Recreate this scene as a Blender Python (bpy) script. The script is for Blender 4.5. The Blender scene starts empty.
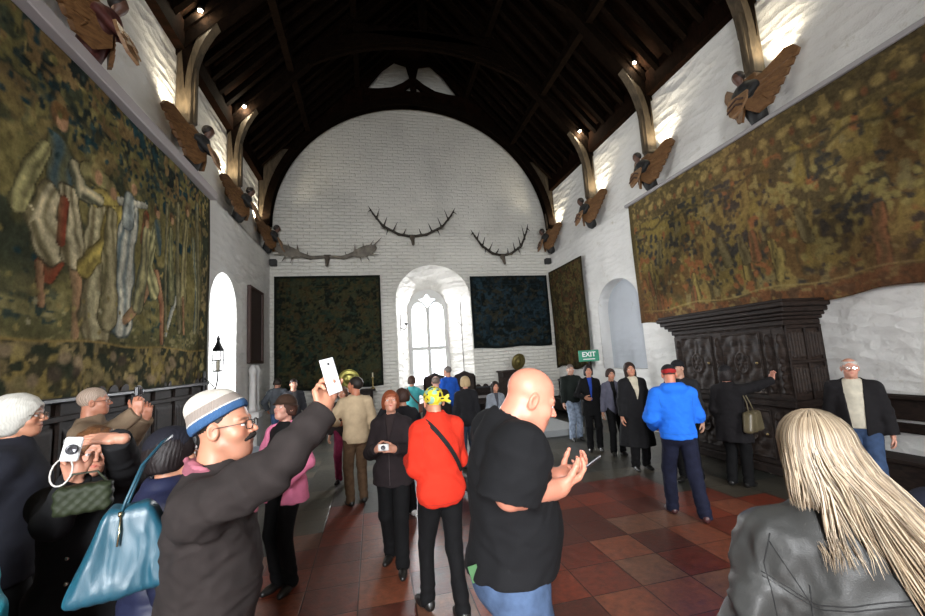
import bpy, math, random
import numpy as np
from mathutils import Matrix, Vector
random.seed(7)
RNG = np.random.RandomState(11)
SC = bpy.context.scene
COL = SC.collection
f32 = np.float32
PI = math.pi

# ------------------------------------------------------------------ camera calibration
CH = 1.93
FPX = 400.0
def _cal():
    d = np.array([373-462.5, -(364-308), -FPX], float); d /= np.linalg.norm(d)
    u = np.array([274-462.5, 2750+308, -FPX], float); u -= u.dot(d)*d; u /= np.linalg.norm(u)
    return np.array([np.cross(d, u), d, u])
RC = _cal()
def _ray(x, y): return RC @ np.array([x-462.5, 308-y, -FPX])
def onX(x, y, X):
    v = _ray(x, y); p = v*(X/v[0]); return (p[0], p[1], p[2]+CH)
def onY(x, y, Y):
    v = _ray(x, y); p = v*(Y/v[1]); return (p[0], p[1], p[2]+CH)

# ------------------------------------------------------------------ tagging
def tag(o, label=None, cat=None, group=None, kind=None):
    if label: o['label'] = label
    if cat: o['category'] = cat
    if group: o['group'] = group
    if kind: o['kind'] = kind
    return o
def empty(name, loc=(0, 0, 0), rz=0, label=None, cat=None, group=None, rot=None):
    o = bpy.data.objects.new(name, None); COL.objects.link(o)
    o.location = loc; o.rotation_euler = rot if rot else (0, 0, rz)
    o.empty_display_size = .1
    return tag(o, label, cat, group)
def copy_tree(o, parent=None):
    c = o.copy(); COL.objects.link(c)
    if parent: c.parent = parent
    for ch in list(o.children): copy_tree(ch, c)
    return c

# ------------------------------------------------------------------ materials
MATS = {}
def new_mat(name):
    m = bpy.data.materials.new(name); m.use_nodes = True
    nt = m.node_tree; b = nt.nodes['Principled BSDF']
    return m, nt, b
def N(nt, t, **kw):
    n = nt.nodes.new(t)
    for k, v in kw.items():
        if k in n.inputs: n.inputs[k].default_value = v
        else: setattr(n, k, v)
    return n
def objco(nt, scale=(1, 1, 1), world=False):
    if world:
        g = N(nt, 'ShaderNodeNewGeometry'); out = g.outputs['Position']
    else:
        g = N(nt, 'ShaderNodeTexCoord'); out = g.outputs['Object']
    mp = N(nt, 'ShaderNodeMapping'); mp.inputs['Scale'].default_value = scale
    nt.links.new(out, mp.inputs['Vector']); return mp.outputs[0]
def ramp(nt, fac, stops):
    r = N(nt, 'ShaderNodeValToRGB'); e = r.color_ramp.elements
    while len(e) < len(stops): e.new(.5)
    for i, (p, c) in enumerate(stops):
        e[i].position = p; e[i].color = (*c, 1) if len(c) == 3 else c
    nt.links.new(fac, r.inputs[0]); return r.outputs[0]
def cloth(col, rough=.9, bump=.25, scale=90, var=.18, sheen=0.0, name=None, metal=0, spec=.3):
    key = ('c', tuple(col), rough, bump, scale, var, spec, metal)
    if key in MATS: return MATS[key]
    m, nt, b = new_mat(name or 'fabric')
    co = objco(nt)
    n = N(nt, 'ShaderNodeTexNoise', Scale=scale*.12, Detail=5.0)
    nt.links.new(co, n.inputs['Vector'])
    c = np.array(col)
    out = ramp(nt, n.outputs[0], [(.3, tuple(np.clip(c*(1-var), 0, 1))), (.7, tuple(np.clip(c*(1+var), 0, 1)))])
    nt.links.new(out, b.inputs['Base Color'])
    b.inputs['Roughness'].default_value = rough
    b.inputs['Metallic'].default_value = metal
    b.inputs['Specular IOR Level'].default_value = spec
    n2 = N(nt, 'ShaderNodeTexNoise', Scale=float(scale*3), Detail=3.0)
    nt.links.new(co, n2.inputs['Vector'])
    bp = N(nt, 'ShaderNodeBump', Strength=bump, Distance=.004)
    nt.links.new(n2.outputs[0], bp.inputs['Height']); nt.links.new(bp.outputs[0], b.inputs['Normal'])
    MATS[key] = m; return m
def plain(col, rough=.5, metal=0, name='material', spec=.5, emit=None, es=1):
    key = ('p', tuple(col), rough, metal, spec, emit, es)
    if key in MATS: return MATS[key]
    m, nt, b = new_mat(name)
    b.inputs['Base Color'].default_value = (*col, 1); b.inputs['Roughness'].default_value = rough
    b.inputs['Metallic'].default_value = metal; b.inputs['Specular IOR Level'].default_value = spec
    if emit:
        b.inputs['Emission Color'].default_value = (*emit, 1); b.inputs['Emission Strength'].default_value = es
    MATS[key] = m; return m
def vcol(rough=.5, name='painted', bump=.1, scale=300, spec=.4, sss=0, key=None, bdist=.001):
    k = ('v', rough, bump, scale, spec, sss, bdist)
    if k in MATS: return MATS[k]
    m, nt, b = new_mat(name)
    a = N(nt, 'ShaderNodeAttribute', attribute_name='Col')
    nt.links.new(a.outputs['Color'], b.inputs['Base Color'])
    b.inputs['Roughness'].default_value = rough; b.inputs['Specular IOR Level'].default_value = spec
    if sss:
        b.inputs['Subsurface Weight'].default_value = sss
        b.inputs['Subsurface Radius'].default_value = (.012, .005, .003)
        b.inputs['Subsurface Scale'].default_value = 1
    n2 = N(nt, 'ShaderNodeTexNoise', Scale=float(scale), Detail=3.0)
    nt.links.new(objco(nt), n2.inputs['Vector'])
    bp = N(nt, 'ShaderNodeBump', Strength=bump, Distance=bdist)
    nt.links.new(n2.outputs[0], bp.inputs['Height']); nt.links.new(bp.outputs[0], b.inputs['Normal'])
    MATS[k] = m; return m
def wood(c1, c2, rough=.5, scale=(3, 3, 14), name='wood', bump=.3, world=False, spec=.4):
    key = ('w', tuple(c1), tuple(c2), rough, tuple(scale))
    if key in MATS: return MATS[key]
    m, nt, b = new_mat(name)
    n = N(nt, 'ShaderNodeTexNoise', Scale=2.5, Detail=8.0, Distortion=1.2)
    nt.links.new(objco(nt, scale, world), n.inputs['Vector'])
    nt.links.new(ramp(nt, n.outputs[0], [(.32, c1), (.68, c2)]), b.inputs['Base Color'])
    b.inputs['Roughness'].default_value = rough; b.inputs['Specular IOR Level'].default_value = spec
    bp = N(nt, 'ShaderNodeBump', Strength=bump, Distance=.01)
    nt.links.new(n.outputs[0], bp.inputs['Height']); nt.links.new(bp.outputs[0], b.inputs['Normal'])
    MATS[key] = m; return m

# ------------------------------------------------------------------ mesh building
def mk(name, V, F, mat, parent=None, smooth=False, cols=None, loc=None):
    me = bpy.data.meshes.new(name)
    V = np.asarray(V, dtype=f32)
    if isinstance(F, np.ndarray) and F.ndim == 2:
        k = F.shape[1]
        me.vertices.add(len(V)); me.vertices.foreach_set('co', V.ravel())
        me.loops.add(F.size); me.loops.foreach_set('vertex_index', F.ravel().astype(np.int32))
        me.polygons.add(len(F)); me.polygons.foreach_set('loop_start', np.arange(0, F.size, k, dtype=np.int32))
        me.polygons.foreach_set('loop_total', np.full(len(F), k, dtype=np.int32))
        me.update(calc_edges=True)
    else:
        me.from_pydata([tuple(map(float, v)) for v in V], [], [tuple(f) for f in F]); me.update()
    if smooth: me.polygons.foreach_set('use_smooth', np.ones(len(me.polygons), dtype=bool))
    if cols is not None:
        a = me.color_attributes.new('Col', 'FLOAT_COLOR', 'POINT')
        cc = np.ones((len(V), 4), f32); cc[:, :3] = cols; a.data.foreach_set('color', cc.ravel())
    if mat: me.materials.append(mat)
    o = bpy.data.objects.new(name, me); COL.objects.link(o)
    if parent: o.parent = parent
    if loc: o.location = loc
    return o

class MB:
    """collects simple solids into one mesh"""
    def __init__(s): s.V = []; s.F = []; s.n = 0
    def add(s, V, F):
        V = np.asarray(V, float); s.V.append(V); s.F += [tuple(i+s.n for i in f) for f in F]; s.n += len(V); return s
    def box(s, x0, x1, y0, y1, z0, z1, b=0.0, M=None):
        cx, cy, cz = (x0+x1)/2, (y0+y1)/2, (z0+z1)/2; hx, hy, hz = abs(x1-x0)/2, abs(y1-y0)/2, abs(z1-z0)/2
        b = min(b, hx*.45, hy*.45, hz*.45)
        if b <= 0:
            V = [(cx+sx*hx, cy+sy*hy, cz+sz*hz) for sz in (-1, 1) for sy in (-1, 1) for sx in (-1, 1)]
            F = [(0, 2, 3, 1), (4, 5, 7, 6), (0, 1, 5, 4), (2, 6, 7, 3), (0, 4, 6, 2), (1, 3, 7, 5)]
        else:
            V = []; idx = {}
            for sx in (-1, 1):
                for sy in (-1, 1):
                    for sz in (-1, 1):
                        for ax in range(3):
                            h = [hx-b, hy-b, hz-b]; h[ax] += b
                            idx[(sx, sy, sz, ax)] = len(V); V.append((cx+sx*h[0], cy+sy*h[1], cz+sz*h[2]))
            F = []
            for ax in range(3):
                o = [a for a in range(3) if a != ax]
                for sg in (-1, 1):
                    q = []
                    for a, c in ((-1, -1), (1, -1), (1, 1), (-1, 1)):
                        t = [0, 0, 0]; t[ax] = sg; t[o[0]] = a; t[o[1]] = c; q.append(idx[(*t, ax)])
                    F.append(q if (sg > 0) == (ax != 1) else q[::-1])
            for ax in range(3):
                o = [a for a in range(3) if a != ax]
                for a in (-1, 1):
                    for c in (-1, 1):
                        t0 = [0, 0, 0]; t1 = [0, 0, 0]; t0[ax] = -1; t1[ax] = 1
                        for t in (t0, t1): t[o[0]] = a; t[o[1]] = c
                        F.append((idx[(*t0, o[0])], idx[(*t0, o[1])], idx[(*t1, o[1])], idx[(*t1, o[0])]))
            for sx in (-1, 1):
                for sy in (-1, 1):
                    for sz in (-1, 1): F.append(tuple(idx[(sx, sy, sz, a)] for a in range(3)))
        V = np.array(V)
        if M is not None: V = np.array([tuple(M @ Vector(v)) for v in V])
        return s.add(V, F)
    def tube(s, pts, r, n=8, caps=True):
        pts = [np.array(p, float) for p in pts]; m = len(pts)
        rs = r if hasattr(r, '__len__') else [r]*m
        up = None; V = []; F = []
        for i, p in enumerate(pts):
            t = pts[min(i+1, m-1)]-pts[max(i-1, 0)]; t /= (np.linalg.norm(t)+1e-9)
            if up is None:
                up = np.cross(t, (0, 0, 1) if abs(t[2]) < .9 else (1, 0, 0))
            up = up-t*up.dot(t); up /= (np.linalg.norm(up)+1e-9); w = np.cross(t, up)
            for k in range(n):
                a = 2*PI*k/n; V.append(p+rs[i]*(math.cos(a)*up+math.sin(a)*w))
        for i in range(m-1):
            for k in range(n):
                F.append((i*n+k, i*n+(k+1) % n, (i+1)*n+(k+1) % n, (i+1)*n+k))
        if caps: F.append(tuple(range(n))[::-1]); F.append(tuple((m-1)*n+k for k in range(n)))
        return s.add(V, F)
    def lathe(s, prof, n=16, c=(0, 0, 0), axis='z', M=None):
        V = []; F = []
        for (r, z) in prof:
            for k in range(n):
                a = 2*PI*k/n; x, y = r*math.cos(a), r*math.sin(a)
                if axis == 'z': v = (x, y, z)
                elif axis == 'x': v = (z, x, y)
                else: v = (x, z, y)
                V.append((v[0]+c[0], v[1]+c[1], v[2]+c[2]))
        m = len(prof)
        for i in range(m-1):
            for k in range(n): F.append((i*n+k, i*n+(k+1) % n, (i+1)*n+(k+1) % n, (i+1)*n+k))
        F.append(tuple(range(n))[::-1]); F.append(tuple((m-1)*n+k for k in range(n)))
        if M is not None: V = [tuple(M @ Vector(v)) for v in V]
        return s.add(V, F)
    def prism(s, poly, d0, d1, axis='y'):
        """extrude a simple polygon (list of 2D) between d0 and d1 along axis"""
        n = len(poly); V = []
        for d in (d0, d1):
            for (a, b) in poly:
                V.append((a, d, b) if axis == 'y' else ((d, a, b) if axis == 'x' else (a, b, d)))
        F = [tuple(range(n)), tuple(range(2*n-1, n-1, -1))]+[(i, i+n, (i+1) % n+n, (i+1) % n) for i in range(n)]
        return s.add(V, F)
    def build(s, name, mat, parent=None, smooth=False, loc=None):
        return mk(name, np.vstack(s.V), s.F, mat, parent, smooth, loc=loc)

def grid_mesh(name, P, mat, parent=None, smooth=True, cols=None, thick=None):
    """P: (nu,nv,3)"""
    nu, nv = P.shape[:2]; i = np.arange(nu*nv).reshape(nu, nv)
    F = np.stack([i[:-1, :-1], i[1:, :-1], i[1:, 1:], i[:-1, 1:]], -1).reshape(-1, 4)
    V = P.reshape(-1, 3); C = None if cols is None else cols.reshape(-1, 3)
    if thick is not None:
        V2 = V+np.array(thick); n = nu*nv
        ring = np.concatenate([i[:, 0], i[-1, 1:], i[-2::-1, -1], i[0, -2:0:-1]])
        r2 = np.roll(ring, -1)
        F = np.vstack([F, F[:, ::-1]+n, np.stack([ring, ring+n, r2+n, r2], -1)])
        V = np.vstack([V, V2]); C = None if C is None else np.vstack([C, C])
    return mk(name, V, F, mat, parent, smooth, C)

def curve_solid(name, loops, depth, mat, parent=None, M=None):
    """2D loops (outer + holes) filled and extruded; M places it"""
    cu = bpy.data.curves.new(name, 'CURVE'); cu.dimensions = '2D'; cu.fill_mode = 'BOTH'; cu.extrude = depth/2
    for lp in loops:
        sp = cu.splines.new('POLY'); sp.points.add(len(lp)-1)
        for p, (a, b) in zip(sp.points, lp): p.co = (a, b, 0, 1)
        sp.use_cyclic_u = True
    t = bpy.data.objects.new('tmp', cu); COL.objects.link(t)
    dg = bpy.context.evaluated_depsgraph_get()
    me = bpy.data.meshes.new_from_object(t.evaluated_get(dg))
    bpy.data.objects.remove(t); bpy.data.curves.remove(cu)
    me.name = name; me.materials.clear(); me.materials.append(mat)
    if M is not None: me.transform(M)
    o = bpy.data.objects.new(name, me); COL.objects.link(o)
    if parent: o.parent = parent
    return o
MXZ = Matrix(((1, 0, 0, 0), (0, 0, -1, 0), (0, 1, 0, 0), (0, 0, 0, 1)))     # (a,b) -> x=a, z=b
MYZ = Matrix(((0, 0, 1, 0), (1, 0, 0, 0), (0, 1, 0, 0), (0, 0, 0, 1)))      # (a,b) -> y=a, z=b

# ------------------------------------------------------------------ implicit surfaces
def seg(P, a, b, r1, r2=None):
    if r2 is None: r2 = r1
    a = np.asarray(a, f32); b = np.asarray(b, f32); ba = b-a
    pa = P-a; t = np.clip((pa@ba)/(ba@ba+1e-12), 0, 1)
    q = pa-t[:, None]*ba
    return np.sqrt(np.einsum('ij,ij->i', q, q))-(r1+(r2-r1)*t)
def ell(P, c, r, R=None):
    q = P-np.asarray(c, f32)
    if R is not None: q = q@np.asarray(R, f32)
    r = np.asarray(r, f32); k0 = np.sqrt(((q/r)**2).sum(1)); k1 = np.sqrt(((q/(r*r))**2).sum(1))
    return k0*(k0-1)/(k1+1e-9)
def rbox(P, c, h, r, R=None):
    q = P-np.asarray(c, f32)
    if R is not None: q = q@np.asarray(R, f32)
    q = np.abs(q)-(np.asarray(h, f32)-r)
    return np.linalg.norm(np.maximum(q, 0), axis=1)+np.minimum(q.max(1), 0)-r
def smin(a, b, k):
    h = np.maximum(k-np.abs(a-b), 0)/k
    return np.minimum(a, b)-h*h*k*.25
def smax(a, b, k): return -smin(-a, -b, k)
def wob(P, seed, fr, st=(1, 1, 1)):
    r = np.random.RandomState(seed); v = 0
    Q = P*np.asarray(st, f32)
    for i in range(4):
        k = r.normal(size=3); k /= np.linalg.norm(k); k2 = r.normal(size=3); k2 /= np.linalg.norm(k2)
        fq = fr*(1+.5*i)
        v = v+np.sin(Q@(k*fq).astype(f32)+1.6*np.sin(Q@(k2*fq*.6).astype(f32)+r.rand()*6)+r.rand()*6)/(1+.6*i)
    return (v/2.4).astype(f32)
def ridged(P, seed, fr, st=(1, 1, 1)):
    w = wob(P, seed, fr, st); return 1-2*np.abs(w)

def mesh_sdf(fn, lo, hi, h):
    """dual surface of fn(P)<0 evaluated only near the surface; returns verts, quads"""
    lo = np.asarray(lo, float)-2*h; hi = np.asarray(hi, float)+2*h
    B = 5
    nb = np.maximum(np.ceil((hi-lo)/(h*B)).astype(int), 1); n = nb*B+1
    cg = np.stack(np.meshgrid(*[np.arange(k) for k in nb], indexing='ij'), -1).reshape(-1, 3)
    cen = (lo+(cg+.5)*B*h).astype(f32)
    dc = fn(cen); rad = h*B*.87*1.35+.012
    act = cg[np.abs(dc) < rad]
    F = np.full(n, 1.0, f32)
    # fill inside blocks
    ins = cg[dc <= -rad]
    for (a, b, c) in ins: F[a*B:a*B+B+1, b*B:b*B+B+1, c*B:c*B+B+1] = -1
    off = np.stack(np.meshgrid(*[np.arange(B+1)]*3, indexing='ij'), -1).reshape(-1, 3)
    idx = (act[:, None, :]*B+off[None]).reshape(-1, 3)
    lin = np.unique((idx[:, 0]*n[1]+idx[:, 1])*n[2]+idx[:, 2])
    ii = np.stack(np.unravel_index(lin, n), -1)
    vals = np.empty(len(lin), f32)
    for s in range(0, len(lin), 400000):
        vals[s:s+400000] = fn((lo+ii[s:s+400000]*h).astype(f32))
    F.ravel()[lin] = vals
    F[0] = F[-1] = 1; F[:, 0] = F[:, -1] = 1; F[:, :, 0] = F[:, :, -1] = 1
    S = F < 0
    cnt = np.zeros(tuple(n-1), np.uint8)
    for a in (0, 1):
        for b in (0, 1):
            for c in (0, 1): cnt += S[a:n[0]-1+a, b:n[1]-1+b, c:n[2]-1+c]
    cells = np.argwhere((cnt > 0) & (cnt < 8))
    vid = np.full(tuple(n-1), -1, np.int64); vid[tuple(cells.T)] = np.arange(len(cells))
    acc = np.zeros((len(cells), 3)); num = np.zeros(len(cells))
    cor = [(a, b, c) for a in (0, 1) for b in (0, 1) for c in (0, 1)]
    for p in cor:
        for ax in range(3):
            if p[ax]: continue
            q = list(p); q[ax] = 1
            fa = F[tuple((cells+p).T)]; fb = F[tuple((cells+q).T)]
            m = (fa < 0) != (fb < 0); t = np.where(m, fa/(fa-fb+1e-12*(fa == fb)), 0)
            pos = np.array(p, float)[None].repeat(len(cells), 0); pos[:, ax] += t
            acc[m] += pos[m]; num[m] += 1
    V = lo+(cells+acc/np.maximum(num, 1)[:, None])*h
    Q = []
    for ax in range(3):
        sl0 = [slice(1, -1)]*3; sl1 = [slice(1, -1)]*3
        sl0[ax] = slice(0, -1); sl1[ax] = slice(1, None)
        A = S[tuple(sl0)]; Bm = S[tuple(sl1)]
        e = np.argwhere(A != Bm)
        if not len(e): continue
        inside = A[tuple(e.T)]
        g = e.copy()
        o = [k for k in range(3) if k != ax]
        for k in o: g[:, k] += 1
        def cell(du, dv):
            c = g.copy(); c[:, o[0]] -= du; c[:, o[1]] -= dv; return vid[tuple(c.T)]
        q = np.stack([cell(1, 1), cell(0, 1), cell(0, 0), cell(1, 0)], -1)
        flip = inside if ax != 1 else ~inside
        q[~flip] = q[~flip][:, ::-1]
        Q.append(q)
    Q = np.vstack(Q); Q = Q[(Q >= 0).all(1)]
    return V.astype(f32), Q
def sdf_obj(name, fn, lo, hi, h, mat, parent=None, colfn=None):
    V, Q = mesh_sdf(fn, lo, hi, h)
    if not len(V): print('EMPTY', name); return None
    return mk(name, V, Q, mat, parent, True, None if colfn is None else colfn(V))
# ------------------------------------------------------------------ people
def rx(a): c, s = math.cos(a), math.sin(a); return np.array([[1, 0, 0], [0, c, -s], [0, s, c]])
def ry(a): c, s = math.cos(a), math.sin(a); return np.array([[c, 0, s], [0, 1, 0], [-s, 0, c]])
def rzm(a): c, s = math.cos(a), math.sin(a); return np.array([[c, -s, 0], [s, c, 0], [0, 0, 1]])
def nrm(v): v = np.asarray(v, float); return v/(np.linalg.norm(v)+1e-9)

def head_sdf(Q, S, fat=0, fem=False, nose=1.0, open_mouth=False):
    """Q in head space (metres/S): eye level at z=0, face to +y"""
    jw = .9 if fem else 1.0
    d = ell(Q, (0, -.014, .034), (.074, .094, .083))
    d = smin(d, ell(Q, (0, .028, -.03), (.060*jw+.006*fat, .062, .075)), .03)
    d = smin(d, ell(Q, (0, .042, -.078), (.040*jw+.010*fat, .040, .032+.006*fat)), .035)
    d = smin(d, seg(Q, (-.045*jw-.006*fat, -.0, -.062), (-.015, .05, -.092), .016+.006*fat), .03)
    d = smin(d, seg(Q, (.045*jw+.006*fat, -.0, -.062), (.015, .05, -.092), .016+.006*fat), .03)
    d = smin(d, seg(Q, (0, .066, -.098), (0, .07, -.094), .011), .02)
    if fat: d = smin(d, ell(Q, (0, .035, -.108), (.045, .04, .022)), .03)
    aq = Q.copy(); aq[:, 0] = np.abs(aq[:, 0])
    d = smin(d, seg(aq, (.012, .083, .02), (.045, .068, .02), .0085), .015)     # brow
    d = smin(d, ell(aq, (.044, .055, -.03), (.02, .022, .02)), .025)            # cheekbone
    d = smax(d, -ell(aq, (.031, .098, .0), (.020, .016, .012)), .012)           # eye socket
    d = smin(d, ell(aq, (.031, .0735, .0085), (.0165, .0125, .0065)), .004)      # upper lid
    d = smin(d, ell(aq, (.031, .072, -.0100), (.0155, .0115, .0055)), .004)      # lower lid
    d = smin(d, seg(Q, (0, .083, .006), (0, .108*nose, -.026), .0075, .0105), .010)
    d = smin(d, ell(aq, (.0115, .096, -.031), (.009, .010, .0075)), .006)       # nostril wing
    d = smax(d, -ell(aq, (.0065, .100, -.0385), (.0038, .006, .004)), .003)
    d = smin(d, seg(Q, (-.017, .083, -.0535), (.017, .083, -.0535), .0055), .008)
    d = smin(d, seg(Q, (-.015, .084, -.0655), (.015, .084, -.0655), .0065), .008)
    d = smax(d, -rbox(Q, (0, .095, -.0595), (.022, .014, .0016 if not open_mouth else .005), .001), .003)
    e = ell(aq, (.078, -.012, -.008), (.011, .021, .033), rzm(.35))
    e = smax(e, -ell(aq, (.088, -.008, -.006), (.008, .013, .021), rzm(.35)), .006)
    return smin(d, e, .006)

def hair_sdf(Q, st, seed=1):
    k = st.get('k', 1.0)
    if st['type'] == 'short':
        d = ell(Q, (0, -.018, .038), (.082*k, .102*k, .089*k))
        # keep above hairline: front high, back low
        line = np.interp(Q[:, 1], [-.12, -.04, .02, .05, .09], [-.075, -.06, .02, .045, .065]).astype(f32)
        line = np.where(np.abs(Q[:, 0]) < .055, np.minimum(line, np.interp(Q[:, 1], [-.12, .05, .075, .09], [-.08, .0, .062, .075])), line)
        d = smax(d, (line-Q[:, 2])*.8, .012)
        if st.get('bald'): d = smax(d, -(ell(Q, (0, .0, .12), (.07, .085, .065))), .01)
    elif st['type'] in ('bob', 'long'):
        L = st.get('len', .13)
        d = ell(Q, (0, -.018, .03), (.092*k, .112*k, .098*k))
        body = ell(Q, (0, -.045, -L*.45), (.098*k, .078*k, .06+L*.55))
        d = smin(d, body, .04)
        d = smax(d, -(Q[:, 2]+L), .02)
        face = ell(Q, (0, .105, -.05), (.062, .10, .108))
        d = smax(d, -face, .012)
        d = smax(d, -ell(Q, (0, .05, -.13), (.06, .09, .06)), .02)
        if st.get('fringe'): d = smin(d, ell(Q, (0, .062, .05), (.058, .03, .026)), .012)
    elif st['type'] == 'puff':
        d = ell(Q, (0, -.025, .03), (.108*k, .118*k, .105*k))
        d = smin(d, ell(Q, (0, -.05, -.04), (.095*k, .075*k, .07)), .04)
        d = smax(d, -ell(Q, (0, .115, -.045), (.066, .095, .10)), .015)
    th = np.arctan2(Q[:, 0], -Q[:, 1]+.02)
    s = st.get('wave', .0012 if st['type'] == 'short' else .003)
    d = d+s*.5*np.sin(th*44+2*np.sin(Q[:, 2]*25+seed)+wob(Q, seed, 40)*3)+s*.9*wob(Q, seed+3, 55)
    if st.get('curl'): d = d+st['curl']*wob(Q, seed+5, 110)
    return d

def hand_sdf(Q, side, curl=(.5, .5, .5, .5), spread=.06, thumb=(.7, .7, .35), thcurl=.4):
    """Q in hand space: origin wrist, y towards fingers, z = palm side, x*side = thumb side"""
    Q = Q.copy(); Q[:, 0] *= side
    d = rbox(Q, (0, .047, -.002), (.037, .045, .0125), .012)
    d = smin(d, seg(Q, (0, -.03, 0), (0, .02, 0), .026, .024), .02)
    d = smin(d, ell(Q, (.022, .035, .010), (.019, .03, .014)), .015)
    xs = (.0285, .0095, -.0095, -.0275); Ls = (.070, .078, .072, .057); ys = (.088, .092, .089, .082)
    for i in range(4):
        p = np.array([xs[i], ys[i], 0.]); a = 0.0; sp = (1.5-i)*spread; r = .0092-.0004*i
        c = curl[i]
        for j, fr in enumerate((.45, .30, .25)):
            a += c*(1.0, 1.25, .8)[j]
            q = p+Ls[i]*fr*np.array([math.sin(sp)*math.cos(a), math.cos(a)*math.cos(sp), math.sin(a)])
            d = smin(d, seg(Q, p, q, r, r-.0007), .0045); p = q; r -= .0007
    p = np.array([.030, .018, .004]); v = nrm(thumb); r = .0125
    for j, L in enumerate((.040, .032, .026)):
        q = p+L*v; d = smin(d, seg(Q, p, q, r, r-.0015), .008); p = q; r -= .0015
        v = nrm(v+thcurl*np.array([-.5, .15, .45]))
    return d

SKINMAT = lambda: vcol(.46, 'skin', .25, 220, .45, .12)
def hexc(r, g, b):
    f = lambda c: ((c/255+.055)/1.055)**2.4 if c > 10 else c/3294.6
    return (f(r), f(g), f(b))

def person(label, pos, yaw, h, top, pants, skin=(.55, .30, .21), hair=None, haircol=(.05, .03, .02), g=1.0, lean=0,
           head=(0, 0, 0), R=None, L=None, feet=None, fem=False, fat=0, shoes=(.012, .011, .010), res=.011, hres=.0045,
           hat=None, glasses=None, moustache=None, stubble=0, brow=None, scarf=None, shirt=None, seed=1, group=None,
           hairfn=None, nose=1.0, z0=0, belt=None, hipdrop=0, longneck=0, hdrop=0, hfwd=0):
    S = h/1.76
    yaw = math.radians(yaw)
    root = empty('person', (pos[0], pos[1], z0), yaw, label, 'person', group)
    Mi = rzm(-yaw)
    def tolocal(w): return Mi @ (np.asarray(w, float)-np.array([pos[0], pos[1], z0]))/S
    RL = rx(-math.radians(lean)); piv = np.array([0, 0, .95])
    def T(p): return piv+RL@(np.asarray(p, float)-piv)
    sw = (.148 if fem else .170)*(.6+.4*g)
    if hat and hair and hair['type'] == 'short': hair = dict(hair, k=.925)
    J = {}
    J['neck'] = T((0, -.012, 1.45)); J['npiv'] = T((0, -.005+hfwd, 1.52+longneck-hdrop))
    RH = RL@rzm(math.radians(head[0]))@rx(math.radians(head[1]))@ry(math.radians(head[2]))
    hc = J['npiv']+RH@np.array([0, .028, .115])
    arms = {}
    for sd, spec in ((1, R), (-1, L)):
        spec = dict(spec or {})
        s = T((sd*sw, -.01, 1.395))
        if 'w' in spec: t = tolocal(spec['w'])
        else: t = np.array(spec.get('h', (sd*.25, .05, .86)), float)
        pole = np.array(spec.get('pole', (sd*.35, -1, -.25)), float)
        a, b = .285, .255
        v = t-s; D = np.linalg.norm(v); u = v/D
        if D > (a+b)*.998:
            if D > (a+b)*1.25: print('REACH', label[:30], round(D, 2))
            D = (a+b)*.998; t = s+u*D
        x = (a*a-b*b+D*D)/(2*D); y = math.sqrt(max(a*a-x*x, 0))
        pp = pole-u*pole.dot(u); pp = nrm(pp); e = s+u*x+pp*y
        if 'ew' in spec: e = tolocal(spec['ew'])
        fd = nrm(spec.get('fdir', t-e)) if 'fw' not in spec else nrm(Mi@np.array(spec['fw'], float))
        pn = np.array(spec.get('palm', (-sd*1., .1, 0)), float) if 'pw' not in spec else Mi@np.array(spec['pw'], float)
        pn = nrm(pn-fd*pn.dot(fd)); xa = np.cross(fd, pn)
        HM = np.stack([xa, fd, pn], 1)          # columns
        # thumb side: for a right hand (sd=1) hanging with palm inwards thumb points forward
        arms[sd] = dict(s=s, e=e, w=t, HM=HM, spec=spec, fd=fd, pn=pn)
    for sd in (1, -1):
        a = arms[sd]
        # right hand: x axis = fd x pn ; fd=-z, pn=-x -> y (forward) = thumb side
        a['ts'] = 1.0 if sd == 1 else -1.0
    ft = feet or ((.10, .02, 8), (-.10, -.02, -8))       # x, y, toe angle for right, left
    legs = {}
    for sd, fo in ((1, ft[0]), (-1, ft[1])):
        hp = np.array([sd*.088, 0, .92-hipdrop]); an = np.array([fo[0], fo[1], .085+(fo[3] if len(fo) > 3 else 0)])
        v = an-hp; D = min(np.linalg.norm(v), .855); u = nrm(v)
        x = D/2; y = math.sqrt(max(.4275**2-x*x, 0)); pp = nrm(np.array([0, 1, 0])-u*u[1])
        legs[sd] = dict(h=hp, k=hp+u*x+pp*y, a=an, ang=math.radians(-fo[2]))
    fat_g = g
    def torso(P, t=0.0):
        # unbend the part above the pelvis
        Q = P
        if lean:
            Q = (P-piv.astype(f32))@RL.astype(f32)+piv.astype(f32)
        d = ell(Q, (0, -.005, 1.27), ((.150 if fem else .168)*(.6+.4*fat_g)+t, .108*(.4+.6*fat_g)+t, .20+t))
        aP = Q.copy(); aP[:, 0] = np.abs(aP[:, 0])
        d = smin(d, seg(aP, (0, -.014, 1.445), (sw-.01, -.012, 1.395), .048+t, .046+t), .05)
        d = smin(d, seg(Q, (0, -.015, 1.41), (0, -.012, 1.465), .070+t, .054+t), .05)
        if fem: d = smin(d, ell(Q, (0, .075, 1.26), (.115+t, .055+t, .06+t)), .06)
        bel = .022*(fat_g-1)*10*.35
        d = smin(d, ell(Q, (0, .004+bel, 1.09), (.136*(.45+.55*fat_g)+t, .105*fat_g+t, .15+t)), .08)
        d2 = ell(P, (0, -.012, .93), ((.172 if fem else .162)*(.5+.5*fat_g)+t, .118*(.5+.5*fat_g)+t, .125+t))
        return smin(d, d2, .08)
    def armd(P, a, t, upto=1.0):
        k = .5+.5*fat_g
        r0, r1, r2 = (.047*k, .038*k, .028) if fem else (.055*k, .044*k, .032*k)
        d = seg(P, a['s'], a['e'], r0+t, r1+t)
        if upto > .5: d = smin(d, seg(P, a['e'], a['w'], r1+t, r2+t), .03)
        return d
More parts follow.
